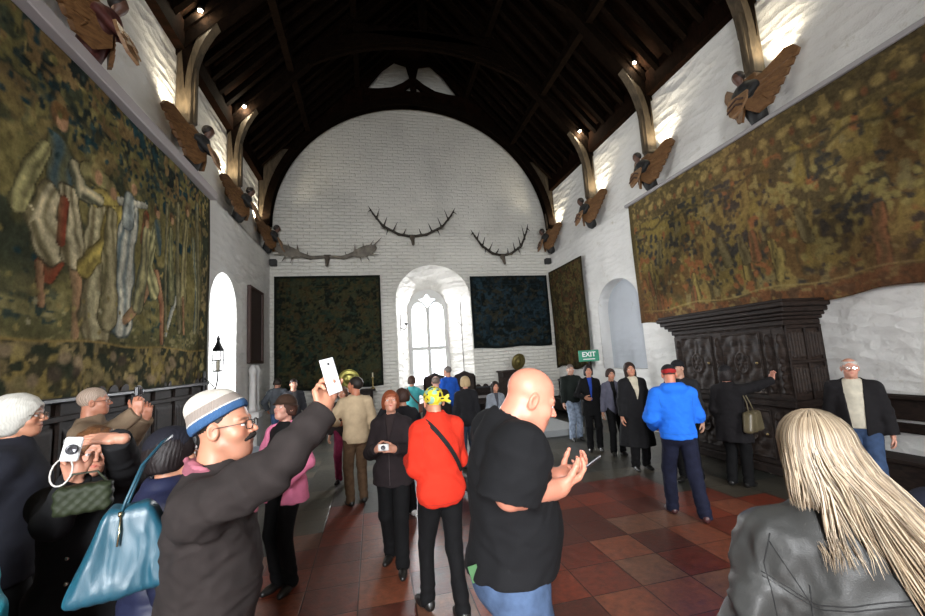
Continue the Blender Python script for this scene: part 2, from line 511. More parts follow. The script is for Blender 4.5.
    def forearm(P, a):
        k = .5+.5*fat_g
        m = a['e']*.72+a['w']*.28
        d = seg(P, a['s']*.4+a['e']*.6, a['e'], .048*k, .042*k)
        d = smin(d, seg(P, a['e'], m, .042*k, .045*k), .02)
        return smin(d, seg(P, m, a['w'], .045*k, .028*k), .02)
    sleeve = top.get('sleeve', 1.0)
    def handd(P, a):
        Q = ((P-a['w'].astype(f32))@a['HM'].astype(f32))
        sp = a['spec']
        d = hand_sdf(Q, a['ts'], sp.get('curl', (.35, .4, .45, .5)), sp.get('spread', .05), sp.get('thumb', (.55, .8, .25)), sp.get('thcurl', .35))
        if sleeve < .9 or sp.get('bare'): d = smin(d, forearm(P, a), .02)
        return d
    neckr = .046 if fem else (.056+.012*fat)
    def headneck(P):
        Q = ((P-hc.astype(f32))@RH.astype(f32))
        d = head_sdf(Q, S, fat, fem, nose)
        nk = seg(P, J['neck']-np.array([0, 0, .05]), hc+RH@np.array([0, -.03, -.05]), neckr+.012, neckr)
        return smin(d, nk, .022)
    skin = np.array(skin, float)
    hcol = np.array(haircol, float)
    def skincol(V):
        P = V/S
        Q = (P-hc)@RH
        c = np.tile(skin, (len(V), 1)); ax = np.abs(Q[:, 0])
        inh = np.linalg.norm(Q, axis=1) < .17
        def blend(m, col, a): 
            w = (m*a)[:, None]; c[:] = c*(1-w)+np.array(col)*w
        lip = np.clip(1.6-np.sqrt((ax/.021)**2+((Q[:, 2]+.0595)/.0115)**2)*1.5, 0, 1)*(Q[:, 1] > .07)*inh
        blend(lip, skin*np.array([.80, .45, .45]) if not fem else skin*np.array([.85, .35, .38]), .8)
        ck = np.clip(1-np.sqrt(((ax-.042)/.024)**2+((Q[:, 2]+.03)/.024)**2), 0, 1)*(Q[:, 1] > .03)*inh
        blend(ck, skin*np.array([1.1, .72, .68]), .5)
        ns = np.clip(1.2-np.linalg.norm((Q-[0, .105, -.03])/[.016, .03, .02], axis=1), 0, 1)*inh
        blend(ns, skin*np.array([1.08, .75, .7]), .5)
        bc = hcol if brow is None else np.array(brow)
        b = np.clip(1.5-np.sqrt(((ax-.032)/.022)**2+((Q[:, 2]-.021-.1*(.032-ax)*(ax > .03))/.0055)**2)*1.2, 0, 1)*(Q[:, 1] > .055)*inh
        blend(b, bc, .75)
        lash = np.clip(1.5-np.sqrt(((ax-.031)/.018)**2+((Q[:, 2]-.001)/.0035)**2)*1.2, 0, 1)*(Q[:, 1] > .06)*inh
        blend(lash, (.04, .02, .015), .6)
        if stubble:
            s = np.clip((-.035-Q[:, 2])/.02, 0, 1)*np.clip((Q[:, 1]+.03)/.04, 0, 1)*inh*(1-np.clip(lip, 0, 1))
            s = np.maximum(s, np.clip(1-np.abs(Q[:, 1]+.0-.012)/.018, 0, 1)*(Q[:, 2] < .01)*(ax > .05)*inh)
            blend(s, skin*.35+hcol*.3, stubble)
        return c
    blobs = []
    bx = lambda pts, m: (np.min(pts, 0)-m, np.max(pts, 0)+m)
    lo, hi = bx([hc, J['neck']-np.array([0, 0, .06])], .14)
    parts = [mesh_sdf(headneck, lo, hi, hres)]
    for sd in (1, -1):
        a = arms[sd]
        if a['spec'].get('hide'): continue
        pts = [a['w']-a['fd']*.04, a['w']+a['fd']*.19]
        if sleeve < .9 or a['spec'].get('bare'): pts += [a['e'], a['s']*.4+a['e']*.6]
        lo, hi = bx(pts, .065)
        parts.append(mesh_sdf(lambda P, a=a: handd(P, a), lo, hi, max(hres*.9, .0034)))
    # hidden core, so that the body is whole
    def core(P):
        d = torso(P, -.012)
        for sd in (1, -1):
            l = legs[sd]; d = smin(d, seg(P, l['h'], l['k'], .068, .048), .04); d = smin(d, seg(P, l['k'], l['a'], .046, .034), .02)
            d = smin(d, armd(P, arms[sd], -.014), .03)
        return smax(d, (P[:, 2]-1.5), .01)
    parts.append(mesh_sdf(core, (-.5, -.5, .05), (.5, .5, 1.5), .03))
    V = np.vstack([p[0] for p in parts]); n = 0; Q = []
    for p in parts: Q.append(p[1]+n); n += len(p[0])
    V = V*S
    mk('body', V, np.vstack(Q), SKINMAT(), root, True, skincol(V))
    # ---- eyes
    ev = MB()
    for sx in (-1, 1):
        c = hc+RH@np.array([sx*.031, .0715, -.0005])
        ev = MB(); r = .0125
        prof = [(r*math.sin(t), r*math.cos(t)) for t in np.linspace(.01, PI-.01, 12)]
        M = Matrix.Translation(Vector(c*S)) @ Matrix((RH@rx(-PI/2)).tolist()).to_4x4() @ Matrix.Scale(S, 4)
        ev.lathe(prof, 14, M=M)
        Vv = np.vstack(ev.V); loc = ((Vv/S-c)@RH); rr = np.sqrt(loc[:, 0]**2+loc[:, 2]**2)
        cc = np.tile(np.array([.75, .72, .70]), (len(Vv), 1)); m = (loc[:, 1] > 0) & (rr < .0068); cc[m] = (.05, .03, .02)
        mk('eye', Vv, ev.F, vcol(.15, 'eye', 0, 10, .5), root, True, cc)
    # ---- hair
    if hair:
        def hf(P): return hair_sdf((P-hc.astype(f32))@RH.astype(f32), hair, seed)
        ext = hair.get('len', .1)+.05
        hm = vcol(.55, 'hair', .6, 260, .3, 0, bdist=.002)
        def hcf(V):
            Q = (V/S-hc)@RH; th = np.arctan2(Q[:, 0], -Q[:, 1]+.02)
            w = .5+.5*np.sin(th*50+2*np.sin(Q[:, 2]*30)+wob(Q.astype(f32), seed+9, 70)*4)
            k = hair.get('streak', .28); return hcol[None]*(1-k+2*k*w[:, None])
        lo, hi = bx([hc], .14); lo = lo-np.array([0, 0, ext*.8])
        Vh, Qh = mesh_sdf(hf, lo, hi, max(hres, .005)); Vh = Vh*S
        mk('hair', Vh, Qh, hm, root, True, hcf(Vh))
    if moustache:
        def mf(P):
            Q = (P-hc.astype(f32))@RH.astype(f32); Q[:, 0] = np.abs(Q[:, 0])
            d = seg(Q, (.004, .097, -.045), (.034, .080, -.060), .0100, .0055)
            return d+.0012*np.sin(Q[:, 0]*900)
        lo, hi = bx([hc+RH@np.array([0, .09, -.05])], .055)
        Vh, Qh = mesh_sdf(mf, lo, hi, .0022); mk('moustache', Vh*S, Qh, cloth(moustache, .7, .5, 300), root, True)
    # ---- upper garment
    t = top.get('t', .016); hem = top.get('hem', .86); fold = top.get('fold', .0042)
    flare = top.get('flare', 0.0); skirt = hem < .80
    def topd(P):
        d = torso(P, t)
        if skirt or flare:
            zz = np.clip((.98-P[:, 2])/.5, 0, 1)
            rxx = (.18 if fem else .172)*(.5+.5*fat_g)+t+flare*zz; ryy = .128*(.5+.5*fat_g)+t+flare*zz*.8
            cyl = (np.sqrt((P[:, 0]/rxx)**2+((P[:, 1]+.01)/ryy)**2)-1)*np.minimum(rxx, ryy)
            ang = np.arctan2(P[:, 0], P[:, 1])
            cyl = cyl+(.012*zz)*np.sin(ang*7+seed)
            cyl = smax(cyl, P[:, 2]-1.0, .05)
            d = smin(d, cyl, .04)
        d = smax(d, hem+.012*np.sin(P[:, 0]*14+seed)*.5-P[:, 2], .010)
        if top.get('band'):      # ribbed waistband
            d = d+.006*np.clip(1-np.abs(P[:, 2]-hem-.035)/.035, 0, 1)
        for sd in (1, -1):
            a = arms[sd]; ad = armd(P, a, t, 1.0)
            u1 = (a['e']-a['s'])/np.linalg.norm(a['e']-a['s'])
            rel = (P-a['e'].astype(f32)); L2 = np.linalg.norm(a['w']-a['e']); u2 = (a['w']-a['e'])/L2
            s2 = rel@u2.astype(f32)
            if sleeve < .9:
                s1 = (P-a['s'].astype(f32))@u1.astype(f32)
                tee = seg(P, a['s'], a['s']+u1*.36, .072*(.5+.5*fat_g)+t, .070*(.5+.5*fat_g)+t)
                tee = tee+.004*np.sin(s1*70+seed)
                ad = smax(tee, s1-sleeve*.30, .006)
            else:
                cl = sleeve*L2-.004
                ad = ad+fold*.9*np.sin(s2*62+2*wob(P, seed+2, 18))*np.exp(-(s2/.16)**2)
                ad = smax(ad, s2-cl, .006)
            d = smin(d, ad, .045)
        nf = np.clip((1.50-P[:, 2])/.08, .15, 1); w = ridged(P, seed, 16, (1, 1, .45)); d = d-fold*w*nf
        d = d-fold*.5*nf*ridged(P, seed+7, 34, (1, 1, 1.3))
        if top.get('quilt'): d = d-.008*np.abs(np.sin(P[:, 2]*PI/.075+.6*P[:, 0]))
        if top.get('collar'):
            nb = T((0, -.008, 1.485)); q = (P-nb.astype(f32))@RL.astype(f32)
            q[:, 2] -= .25*q[:, 1]*-1*-1
            rad = np.sqrt(q[:, 0]**2+(q[:, 1]*.95)**2)
            cr = np.sqrt((rad-(neckr+.024-.15*np.clip(q[:, 2], -.03, .05)))**2*1.0+np.maximum(np.abs(q[:, 2])-top.get('ch', .028), 0)**2)-.009
            if top.get('opencollar', 0): cr = smax(cr, -(seg(P, nb+[0, .10, -.04], nb+[0, .14, .06], .045)), .01)
            d = smin(d, cr, .014)
        if top.get('hood'):
            nb = T((0, -.095, 1.465))
            q = P-nb.astype(f32)
            hd = ell(P, nb, (.145, .072, .075)); hd = smin(hd, seg(P, nb+[-.10, .05, .03], nb+[.10, .05, .03], .034), .05)
            hd = smax(hd, -ell(P, nb+np.array([0, .05, .075]), (.085, .060, .060)), .015)
            d = smin(d, hd, .03)
        # neck hole
        d = smax(d, -seg(P, J['neck']-[0, 0, .02], hc+RH@np.array([0, -.03, -.04]), neckr+.010, neckr+.02), .008)
        v = top.get('vee')
        if v:    # (depth z, half width at the top)
            zt = 1.50; w_ = v[1]*np.clip((P[:, 2]-v[0])/(zt-v[0]), 0, 1)+(v[2] if len(v) > 2 else 0)
            nb = smax(np.abs(P[:, 0])-w_, -(P[:, 1]-.0), .01)
            nb = smax(nb, v[0]-P[:, 2], .01)
            d = smax(d, -nb, .008)
        return d
    pts = [arms[1]['s'], arms[-1]['s'], arms[1]['e'], arms[-1]['e'], arms[1]['w'], arms[-1]['w'], T((0, .05, 1.5)), (-.2, -.15, hem), (.2, .15, hem), (0, .17*g, 1.1), (-.2-flare, 0, hem)]
    lo, hi = bx(pts, .11+flare*.5)
    Vt, Qt = mesh_sdf(topd, lo, hi, res)
    Vt = Vt*S
    cf = top.get('colfn'); tm = top.get('mat') or cloth(top['col'], top.get('rough', .9), top.get('bump', .3), top.get('scale', 110), top.get('var', .15), spec=top.get('spec', .25))
    mk(top.get('name', 'jacket'), Vt, Qt, tm, root, True, cf(Vt/S) if cf else None)
    if shirt:
        def shd(P):
            d = torso(P, max(t-.012, .003)); d = smax(d, .93-P[:, 2], .01)
            d = smax(d, -seg(P, J['neck'], hc+RH@np.array([0, -.03, -.04]), neckr+.006, neckr+.012), .006)
            return d-.001*ridged(P, seed+4, 25)
        lo, hi = bx([(-.2, -.13, .9), (.2, .2*g, 1.5), T((0, 0, 1.5)), T((0, .15, 1.3))], .05)
        Vs, Qs = mesh_sdf(shd, lo, hi, res); mk('shirt', Vs*S, Qs, cloth(shirt, .85, .3, 120), root, True)
    if scarf:
        def scd(P):
            nb = T((0, .0, 1.475)); q = (P-nb.astype(f32))
            q[:, 2] += .35*q[:, 1]
            rad = np.sqrt(q[:, 0]**2+q[:, 1]**2)
            d = np.sqrt((rad-neckr-.022)**2*.8+(q[:, 2]*.62)**2)-.021
            d = smin(d, seg(P, T((.03, .10, 1.44)), T((.015, .135, 1.33)), .026, .02), .03)
            return d-.004*np.sin(rad*160+q[:, 2]*90+3*wob(P, 5, 20))
        lo, hi = bx([T((0, 0, 1.47)), T((0, .1, 1.33))], .13)
        Vs, Qs = mesh_sdf(scd, lo, hi, min(res, .007))
        cs = np.array(scarf)[None]*(.75+.5*(np.sin(Vs[:, 2:3]*110+Vs[:, 0:1]*40) > 0))
        mk('scarf', Vs*S, Qs, vcol(.9, 'scarf_cloth', .4, 300, .2, bdist=.002), root, True, cs)
    # ---- trousers
    tp = pants.get('t', .014); lw = pants.get('w', 1.0)
    def pd(P):
        d = torso(P, min(tp*.6, t-.012))
        d = smax(d, P[:, 2]-1.02, .01)
        out = None
        for sd in (1, -1):
            l = legs[sd]
            q = seg(P, l['h'], l['k'], (.082*(.4+.6*fat_g)+tp), (.056*lw+tp)); q2 = seg(P, l['k'], l['a']-[0, 0, .03], .056*lw+tp, .044*lw+tp*1.2)
            lg = smin(q, q2, .03)
            lg = lg-.006*ridged(P, seed+sd+11, 15, (1, 1, .8))-.004*np.sin(P[:, 2]*75+wob(P, 3, 20)*2)*np.exp(-((P[:, 2]-.12)/.12)**2)
            out = lg if out is None else np.minimum(out, lg)
        d = smin(d, out, .035)
        cut = np.where(P[:, 0] > 0, legs[1]['a'][2], legs[-1]['a'][2])-.045
        return smax(d, cut-P[:, 2], .006)
    pts = [legs[1]['a'], legs[-1]['a'], legs[1]['k'], legs[-1]['k'], (-.2*g, -.12, 1.0), (.2*g, .16*g, 1.0)]
    lo, hi = bx(pts, .10)
    Vp, Qp = mesh_sdf(pd, lo, hi, max(res, .010))
    mk(pants.get('name', 'trousers'), Vp*S, Qp, cloth(pants['col'], pants.get('rough', .85), .35, 130, pants.get('var', .25), spec=.2), root, True)
    # ---- shoes
    for sd in (1, -1):
        l = legs[sd]; a = l['a']; Rf = rzm(l['ang'])
        def sh(P):
            q = (P-np.array([a[0], a[1], a[2]-.085], f32))@Rf.astype(f32)
            d = seg(q, (0, -.035, .045), (0, .10, .034), .040, .033)
            d = smin(d, seg(q, (0, .08, .03), (0, .155, .026), .040, .030), .03)
            d = smin(d, seg(q, (0, -.01, .06), (0, -.012, .115), .040, .038), .03)
            d = smax(d, -q[:, 2]+.002, .004)
            return np.maximum(d, q[:, 2]-.11)
        lo, hi = bx([a+Rf@np.array([0, .15, -.05]), a+Rf@np.array([0, -.05, 0])], .07)
        Vs, Qs = mesh_sdf(sh, lo, hi, .011 if res > .009 else .008)
        mk('shoe', Vs*S, Qs, plain(shoes, .35, name='shoe_leather'), root, True)
    # ---- hats
    if hat:
        ht = hat['type']
        def hatf(P):
            Q = (P-hc.astype(f32))@RH.astype(f32)
            if ht == 'beanie':
                k = hat.get('k', 1)
                d = ell(Q, (0, -.022, .040), (.088, .108, .094+.01*k))
                if k > 1: d = smin(d, ell(Q, (0, -.055, .085), (.075, .075, .06)), .03)
                tilt = Q[:, 2]-(.026+.42*(Q[:, 1]+.02))
                d = smax(d, -tilt, .008)
                d = d-.004*np.clip(1-np.abs(tilt-.016)/.022, 0, 1)-.0015*np.sin(np.arctan2(Q[:, 0], Q[:, 1])*60)-.003*wob(P, 4, 40)
                return d
            if ht == 'cap':
                d = ell(Q, (0, -.012, .045), (.085, .104, .085)); d = smax(d, np.where(Q[:, 1] < 0, .032+.35*Q[:, 1], .032).astype(f32)-Q[:, 2], .006)
                b = ell(Q, (0, .105, .036), (.068, .078, .011), rx(-.25)); b = smax(b, -(Q[:, 1]-.03), .005)
                return smin(d, b, .008)
            if ht == 'bandana':
                d = ell(Q, (0, -.014, .038), (.081, .102, .089)); tilt = Q[:, 2]-(-.05+.52*(Q[:, 1]+.10))
                d = smax(d, -tilt, .008)-.0025*ridged(P, 3, 45)
                s = hat.get('side', 1)
                kn = seg(Q, (s*.06, -.085, .01), (s*.1, -.10, .035), .017, .014)
                kn = smin(kn, seg(Q, (s*.07, -.09, .01), (s*.11, -.09, -.015), .012, .016), .012)
                return smin(d, kn, .012)
            if ht == 'bucket':
                d = ell(Q, (0, -.012, .045), (.088, .108, .092)); d = smax(d, .03-Q[:, 2], .006)
                rad = np.sqrt(Q[:, 0]**2+(Q[:, 1]*.88+.01)**2)
                br = np.abs(Q[:, 2]-(.042-.6*(rad-.08)))-.005; br = smax(br, rad-.112, .006); br = smax(br, .07-rad, .006)
                return smin(d, br, .012)-.002*wob(P, 3, 30)
        lo, hi = bx([hc+RH@np.array([0, 0, .04])], .21)
        Vh, Qh = mesh_sdf(hatf, lo, hi, hres)
        Ql = (Vh-hc)@RH
        hcv = hat['colfn'](Ql) if 'colfn' in hat else np.tile(np.array(hat['col']), (len(Vh), 1))
        mk({'beanie': 'beanie', 'cap': 'cap', 'bandana': 'bandana', 'bucket': 'hat'}[ht], Vh*S, Qh, vcol(.85, 'hat_cloth', .4, 260, .25, bdist=.002), root, True, hcv)
    if glasses:
        fr = MB()
        def G(x, y, z): return (hc+RH@np.array([x, y, z]))*S
        for sx in (-1, 1):
            ring = [G(sx*(.033+.024*math.copysign(abs(math.cos(t))**.6, math.cos(t))), .102-.10*abs(.024*math.cos(t)*sx*1+0)*0-.006*(math.cos(t)*1 > 0), -.004+.016*math.copysign(abs(math.sin(t))**.6, math.sin(t))) for t in np.linspace(0, 2*PI, 25)]
            fr.tube(ring, .0020*S, 5)
            fr.tube([G(sx*.057, .100, .004), G(sx*.072, .085, .005), G(sx*.080, -.005, .004), G(sx*.081, -.02, -.012)], .0016*S, 5)
        fr.tube([G(-.010, .102, 0), G(0, .106, .003), G(.010, .102, 0)], .0016*S, 5)
        gl = fr.build('glasses', plain(glasses, .3, .3 if glasses[0] < .1 else .8, name='spectacle_frame'), root, True)
        for sx in (-1, 1):
            ln = MB()
            q = [G(sx*(.033+.023*math.cos(t)), .1015, -.004+.015*math.sin(t)) for t in np.linspace(0, 2*PI, 17)[:-1]]
            ln.add(q, [tuple(range(16))])
            ln.build('lens', GLASS(), gl)
    info = dict(topd=topd, root=root, S=S, hc=hc*S, RH=RH, arms=arms, T=T, yaw=yaw, pos=pos)
    def toworld(p): return rzm(yaw)@(np.asarray(p, float)*S)+np.array([pos[0], pos[1], z0])
    info['W'] = toworld
    return info
def GLASS():
    if 'glass' in MATS: return MATS['glass']
    m = bpy.data.materials.new('glass'); m.use_nodes = True; nt = m.node_tree; nt.nodes.clear()
    o = N(nt, 'ShaderNodeOutputMaterial'); mx = N(nt, 'ShaderNodeMixShader'); mx.inputs[0].default_value = .07
    t = N(nt, 'ShaderNodeBsdfTransparent'); g = N(nt, 'ShaderNodeBsdfGlossy', Roughness=.03)
    nt.links.new(t.outputs[0], mx.inputs[1]); nt.links.new(g.outputs[0], mx.inputs[2]); nt.links.new(mx.outputs[0], o.inputs[0])
    MATS['glass'] = m; return m

def seams(P, lines, mat, name='seam', back=True, r=.0016):
    """stitched lines laid on a garment; lines are lists of local (x, z)"""
    S = P['S']; m = MB()
    for ln_ in lines:
        L = np.array(ln_, float); d = np.r_[0, np.cumsum(np.linalg.norm(np.diff(L, axis=0), axis=1))]
        q = np.linspace(0, d[-1], max(int(d[-1]/.015), 3)); X = np.interp(q, d, L[:, 0]); Z = np.interp(q, d, L[:, 1])
        ys = np.linspace(-.40, .40, 161) if back else np.linspace(.40, -.40, 161)
        pts = []
        for x, z in zip(X, Z):
            v = P['topd'](np.stack([np.full(161, x), ys, np.full(161, z)], 1).astype(f32)); k = np.argmax(v < 0)
            if v[k] < 0 and k > 0: t = v[k-1]/(v[k-1]-v[k]); pts.append((x*S, (ys[k-1]+(ys[k]-ys[k-1])*t)*S, z*S))
        if len(pts) > 2: m.tube(pts, r, 5)
    if m.V: m.build(name, mat, P['root'], True)
# ------------------------------------------------------------------ the hall
LX, RX, BY, FY = -3.0, 6.3, 13.0, -3.4
UL, UR, LZ = LX-.26, RX+.20, 5.42          # above the ledge the side walls step back
EZ = 8.2; MX = (LX+RX)/2; SL = 1.08; RZ = EZ+(UR-MX)*SL

def wallmat(name='whitewashed_stone', brick=True, tint=(.70, .69, .66), deep=.05):
    m, nt, b = new_mat(name)
    g = N(nt, 'ShaderNodeNewGeometry'); pos = g.outputs['Position']
    sep = N(nt, 'ShaderNodeSeparateXYZ'); nt.links.new(pos, sep.inputs[0])
    add = N(nt, 'ShaderNodeMath', operation='ADD'); nt.links.new(sep.outputs[0], add.inputs[0]); nt.links.new(sep.outputs[1], add.inputs[1])
    cmb = N(nt, 'ShaderNodeCombineXYZ'); nt.links.new(add.outputs[0], cmb.inputs[0]); nt.links.new(sep.outputs[2], cmb.inputs[1])
    nd = N(nt, 'ShaderNodeTexNoise', Scale=2.2, Detail=3.0); nt.links.new(pos, nd.inputs['Vector'])
    mixv = N(nt, 'ShaderNodeMix', data_type='VECTOR'); mixv.inputs[0].default_value = .06
    nt.links.new(cmb.outputs[0], mixv.inputs[4]); nt.links.new(nd.outputs['Color'], mixv.inputs[5])
    if brick:
        br = N(nt, 'ShaderNodeTexBrick', Scale=1.0); br.inputs['Brick Width'].default_value = .34; br.inputs['Row Height'].default_value = .105
        br.inputs['Mortar Size'].default_value = .014; br.inputs['Mortar Smooth'].default_value = .9
        br.inputs['Color1'].default_value = (1, 1, 1, 1); br.inputs['Color2'].default_value = (.8, .8, .8, 1); br.inputs['Mortar'].default_value = (0, 0, 0, 1)
        nt.links.new(mixv.outputs[1], br.inputs['Vector']); hout = br.outputs['Color']
    else:
        vo = N(nt, 'ShaderNodeTexVoronoi', Scale=4.5); mp = N(nt, 'ShaderNodeMapping'); mp.inputs['Scale'].default_value = (.55, 1.6, 1)
        nt.links.new(mixv.outputs[1], mp.inputs[0]); nt.links.new(mp.outputs[0], vo.inputs['Vector']); hout = vo.outputs['Distance']
    n1 = N(nt, 'ShaderNodeTexNoise', Scale=9.0, Detail=8.0, Roughness=.65); nt.links.new(pos, n1.inputs['Vector'])
    n2 = N(nt, 'ShaderNodeTexNoise', Scale=.7, Detail=5.0); nt.links.new(pos, n2.inputs['Vector'])
    t = np.array(tint)
    c = ramp(nt, n2.outputs[0], [(.3, tuple(t*.86)), (.5, tuple(t)), (.7, tuple(np.clip(t*1.07, 0, .85)))])
    n4 = N(nt, 'ShaderNodeTexNoise', Scale=3.1, Detail=9.0, Roughness=.75); nt.links.new(pos, n4.inputs['Vector'])
    dirt = ramp(nt, n4.outputs[0], [(.60, (1, 1, 1)), (.74, (.72, .68, .60))])
    mc = N(nt, 'ShaderNodeMix', data_type='RGBA', blend_type='MULTIPLY'); mc.inputs[0].default_value = 1
    nt.links.new(c, mc.inputs[6]); nt.links.new(dirt, mc.inputs[7])
    nt.links.new(mc.outputs[2], b.inputs['Base Color']); b.inputs['Roughness'].default_value = .9; b.inputs['Specular IOR Level'].default_value = .2
    b1 = N(nt, 'ShaderNodeBump', Strength=.75 if brick else .9, Distance=deep); nt.links.new(hout, b1.inputs['Height'])
    b2 = N(nt, 'ShaderNodeBump', Strength=.7, Distance=deep*.8); nt.links.new(n1.outputs[0], b2.inputs['Height']); nt.links.new(b1.outputs[0], b2.inputs['Normal'])
    nt.links.new(b2.outputs[0], b.inputs['Normal'])
    return m
W_BRICK = wallmat('whitewashed_brick', True, (.72, .70, .635), .050)
W_STONE = wallmat('whitewashed_rubble', False, (.76, .75, .72), .040)
W_PLAIN = wallmat('limewash', False, (.78, .77, .75), .02)

def arch(x0, x1, z0, zs, zt, n=20, flip=False):
    """outline: rectangle with an elliptical head: springing zs, top zt"""
    c = (x0+x1)/2; a = (x1-x0)/2
    pts = [(x0, z0)]+[(c-a*math.cos(t), zs+(zt-zs)*math.sin(t)) for t in np.linspace(0, PI, n)]+[(x1, z0)]
    return pts
def struct(o): o['kind'] = 'structure'; return o
def strip(name, A, B, mat, axisA, dA, axisB, dB, kind=True):
    """loft between outline A in plane dA and outline B in plane dB (axis 'y' or 'x'); open at the bottom unless closed"""
    V = []
    for pts, ax, d in ((A, axisA, dA), (B, axisB, dB)):
        for (a, b) in pts: V.append((a, d, b) if ax == 'y' else (d, a, b))
    n = len(A); F = [(i, (i+1) % n, (i+1) % n+n, i+n) for i in range(n)]
    return struct(mk(name, V, F, mat))
TH = .5
# back wall with window recess
zr = lambda x: EZ+SL*(MX-LX-abs(x-MX))
rec = arch(.79, 3.27, .30, 3.95, 5.1)
ow = [(LX, 0), (LX, LZ), (UL, LZ), (UL, EZ), (MX, RZ), (UR, EZ), (UR, LZ), (RX, LZ), (RX, 0)]
def holed_wall(name, outer, holes, face, axis, sign, mat):
    M = MXZ if axis == 'y' else MYZ
    o = curve_solid(name, [outer]+holes, .02, mat, None, M)
    o.location = (0, face+sign*.01, 0) if axis == 'y' else (face+sign*.01, 0, 0)
    return struct(o)
holed_wall('wall_back', ow, [rec], BY, 'y', 1, W_BRICK)
win = arch(1.28, 2.62, 1.05, 3.7, 4.42)
WY = BY+1.15
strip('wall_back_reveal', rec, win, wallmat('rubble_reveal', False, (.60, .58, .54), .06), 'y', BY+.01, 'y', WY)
# window tracery: two lights with a transom and an eye
def lancet(x0, x1, z0, zs, zt):
    c = (x0+x1)/2; a = (x1-x0)/2; L = [(x0, z0)]
    for t in np.linspace(0, 1, 7): L.append((x0+a*(1-math.cos(t*PI/2)), zs+(zt-zs)*math.sin(t*PI/2)**.8))
    for t in np.linspace(1, 0, 7)[1:]: L.append((x1-a*(1-math.cos(t*PI/2)), zs+(zt-zs)*math.sin(t*PI/2)**.8))
    return L+[(x1, z0)]
wroot = empty('window_1', (0, WY, 0)); struct(wroot)
lights = [lancet(1.38, 1.89, 2.42, 3.55, 4.0), lancet(2.01, 2.52, 2.42, 3.55, 4.0),
          [(1.38, 1.12), (1.89, 1.12), (1.89, 2.30), (1.38, 2.30)], [(2.01, 1.12), (2.52, 1.12), (2.52, 2.30), (2.01, 2.30)],
          [(1.95, 3.80), (2.13, 4.02), (2.28, 4.12), (2.08, 4.15), (1.95, 4.32), (1.82, 4.15), (1.62, 4.12), (1.77, 4.02)]]
curve_solid('window_frame', [arch(1.22, 2.68, 1.0, 3.7, 4.48)]+lights, .16, plain((.62, .62, .60), .8, name='limestone'), wroot, MXZ)
for lp in lights[:4]:
    MB().prism([(lp[0][0]-.02, lp[0][1]-.02), (lp[-1][0]+.02, lp[-1][1]-.02) if len(lp) > 4 else (lp[1][0]+.02, lp[1][1]-.02),
                (max(p[0] for p in lp)+.02, max(p[1] for p in lp)), (min(p[0] for p in lp)-.02, max(p[1] for p in lp))], -.006, .006).build('pane', GLASS(), wroot)
ld = MB()
for x0, x1 in ((1.38, 1.89), (2.01, 2.52)):
    for z in np.arange(1.35, 3.6, .28): ld.box(x0, x1, -.009, .009, z-.006, z+.006)
    for k in (1, 2): ld.box(x0+(x1-x0)*k/3-.004, x0+(x1-x0)*k/3+.004, -.009, .009, 1.12, 3.6)
ld.build('leading', plain((.12, .12, .12), .6, name='lead'), wroot)
# left wall: embrasure with a window at its end
emL = arch(8.42, 9.95, 0.0, 3.25, 4.02)
out_l = [(FY, 0), (FY, LZ), (BY, LZ), (BY, 0)]
fw1 = arch(1.0, 2.2, 1.2, 3.6, 4.2); 
holed_wall('wall_left', out_l, [[(a, max(b, .002)) for a, b in emL]], LX, 'x', -1, W_STONE)
ewL = arch(8.75, 9.75, 1.0, 3.0, 3.6)
strip('wall_left_reveal', emL, ewL, W_PLAIN, 'x', LX-.01, 'x', LX-1.5)
w2 = empty('window_2', (LX-1.5, 0, 0)); struct(w2)
curve_solid('window_frame', [arch(8.70, 9.80, .95, 3.0, 3.65), arch(8.80, 9.20, 1.05, 2.9, 3.3), arch(9.30, 9.70, 1.05, 2.9, 3.3)], .12, plain((.62, .62, .60), .8, name='limestone'), w2, MYZ)
for a in (8.8, 9.3): MB().prism([(a-.02, 1.03), (a+.42, 1.03), (a+.42, 3.32), (a-.02, 3.32)], -.006, .006, 'x').build('pane', GLASS(), w2)
# right wall: shallow blind arch, and a tall window nearer the entrance (beside the photographer)
niche = arch(8.35, 10.2, 1.42, 3.0, 3.78)
rw = arch(.1, 1.7, 1.35, 3.3, 4.0) 
lw = arch(-.9, .5, 1.5, 3.3, 4.0)
holed_wall('wall_right', out_l, [niche], RX, 'x', 1, W_STONE)
strip('wall_right_reveal', niche, niche, W_PLAIN, 'x', RX+.01, 'x', RX+.32)
nb = arch(8.30, 10.25, 1.37, 3.0, 3.83)
struct(MB().prism(nb, RX+.32, RX+.34, 'x').build('wall_right_recess', wallmat('limewash_shaded', False, (.50, .53, .57), .01)))  # back of the recess: its blue-grey shade is put into the limewash colour
# entrance end, unseen: two tall windows added to let daylight in; left one inferred
fws = [arch(-2.0, -.6, 1.3, 4.2, 5.2), arch(3.9, 5.3, 1.3, 4.2, 5.2)]
holed_wall('wall_front', ow, fws, FY, 'y', -1, W_BRICK)
for i, f in enumerate(fws):
    strip('wall_front_reveal', f, f, W_PLAIN, 'y', FY-.01, 'y', FY-.5)
    wr = empty('window_%d' % (3+i), (0, FY-.5, 0)); struct(wr)
    c = (f[0][0]+f[-1][0])/2
    curve_solid('window_frame', [arch(c-.76, c+.76, 1.24, 4.2, 5.26), arch(c-.62, c-.05, 1.4, 4.0, 4.6), arch(c+.05, c+.62, 1.4, 4.0, 4.6)], .12, plain((.62, .62, .60), .8, name='limestone'), wr, MXZ)
    for s in (-1, 1): MB().prism([(c+s*.335-.3, 1.38), (c+s*.335+.3, 1.38), (c+s*.335+.3, 4.6), (c+s*.335-.3, 4.6)], -.006, .006, 'y').build('pane', GLASS(), wr)

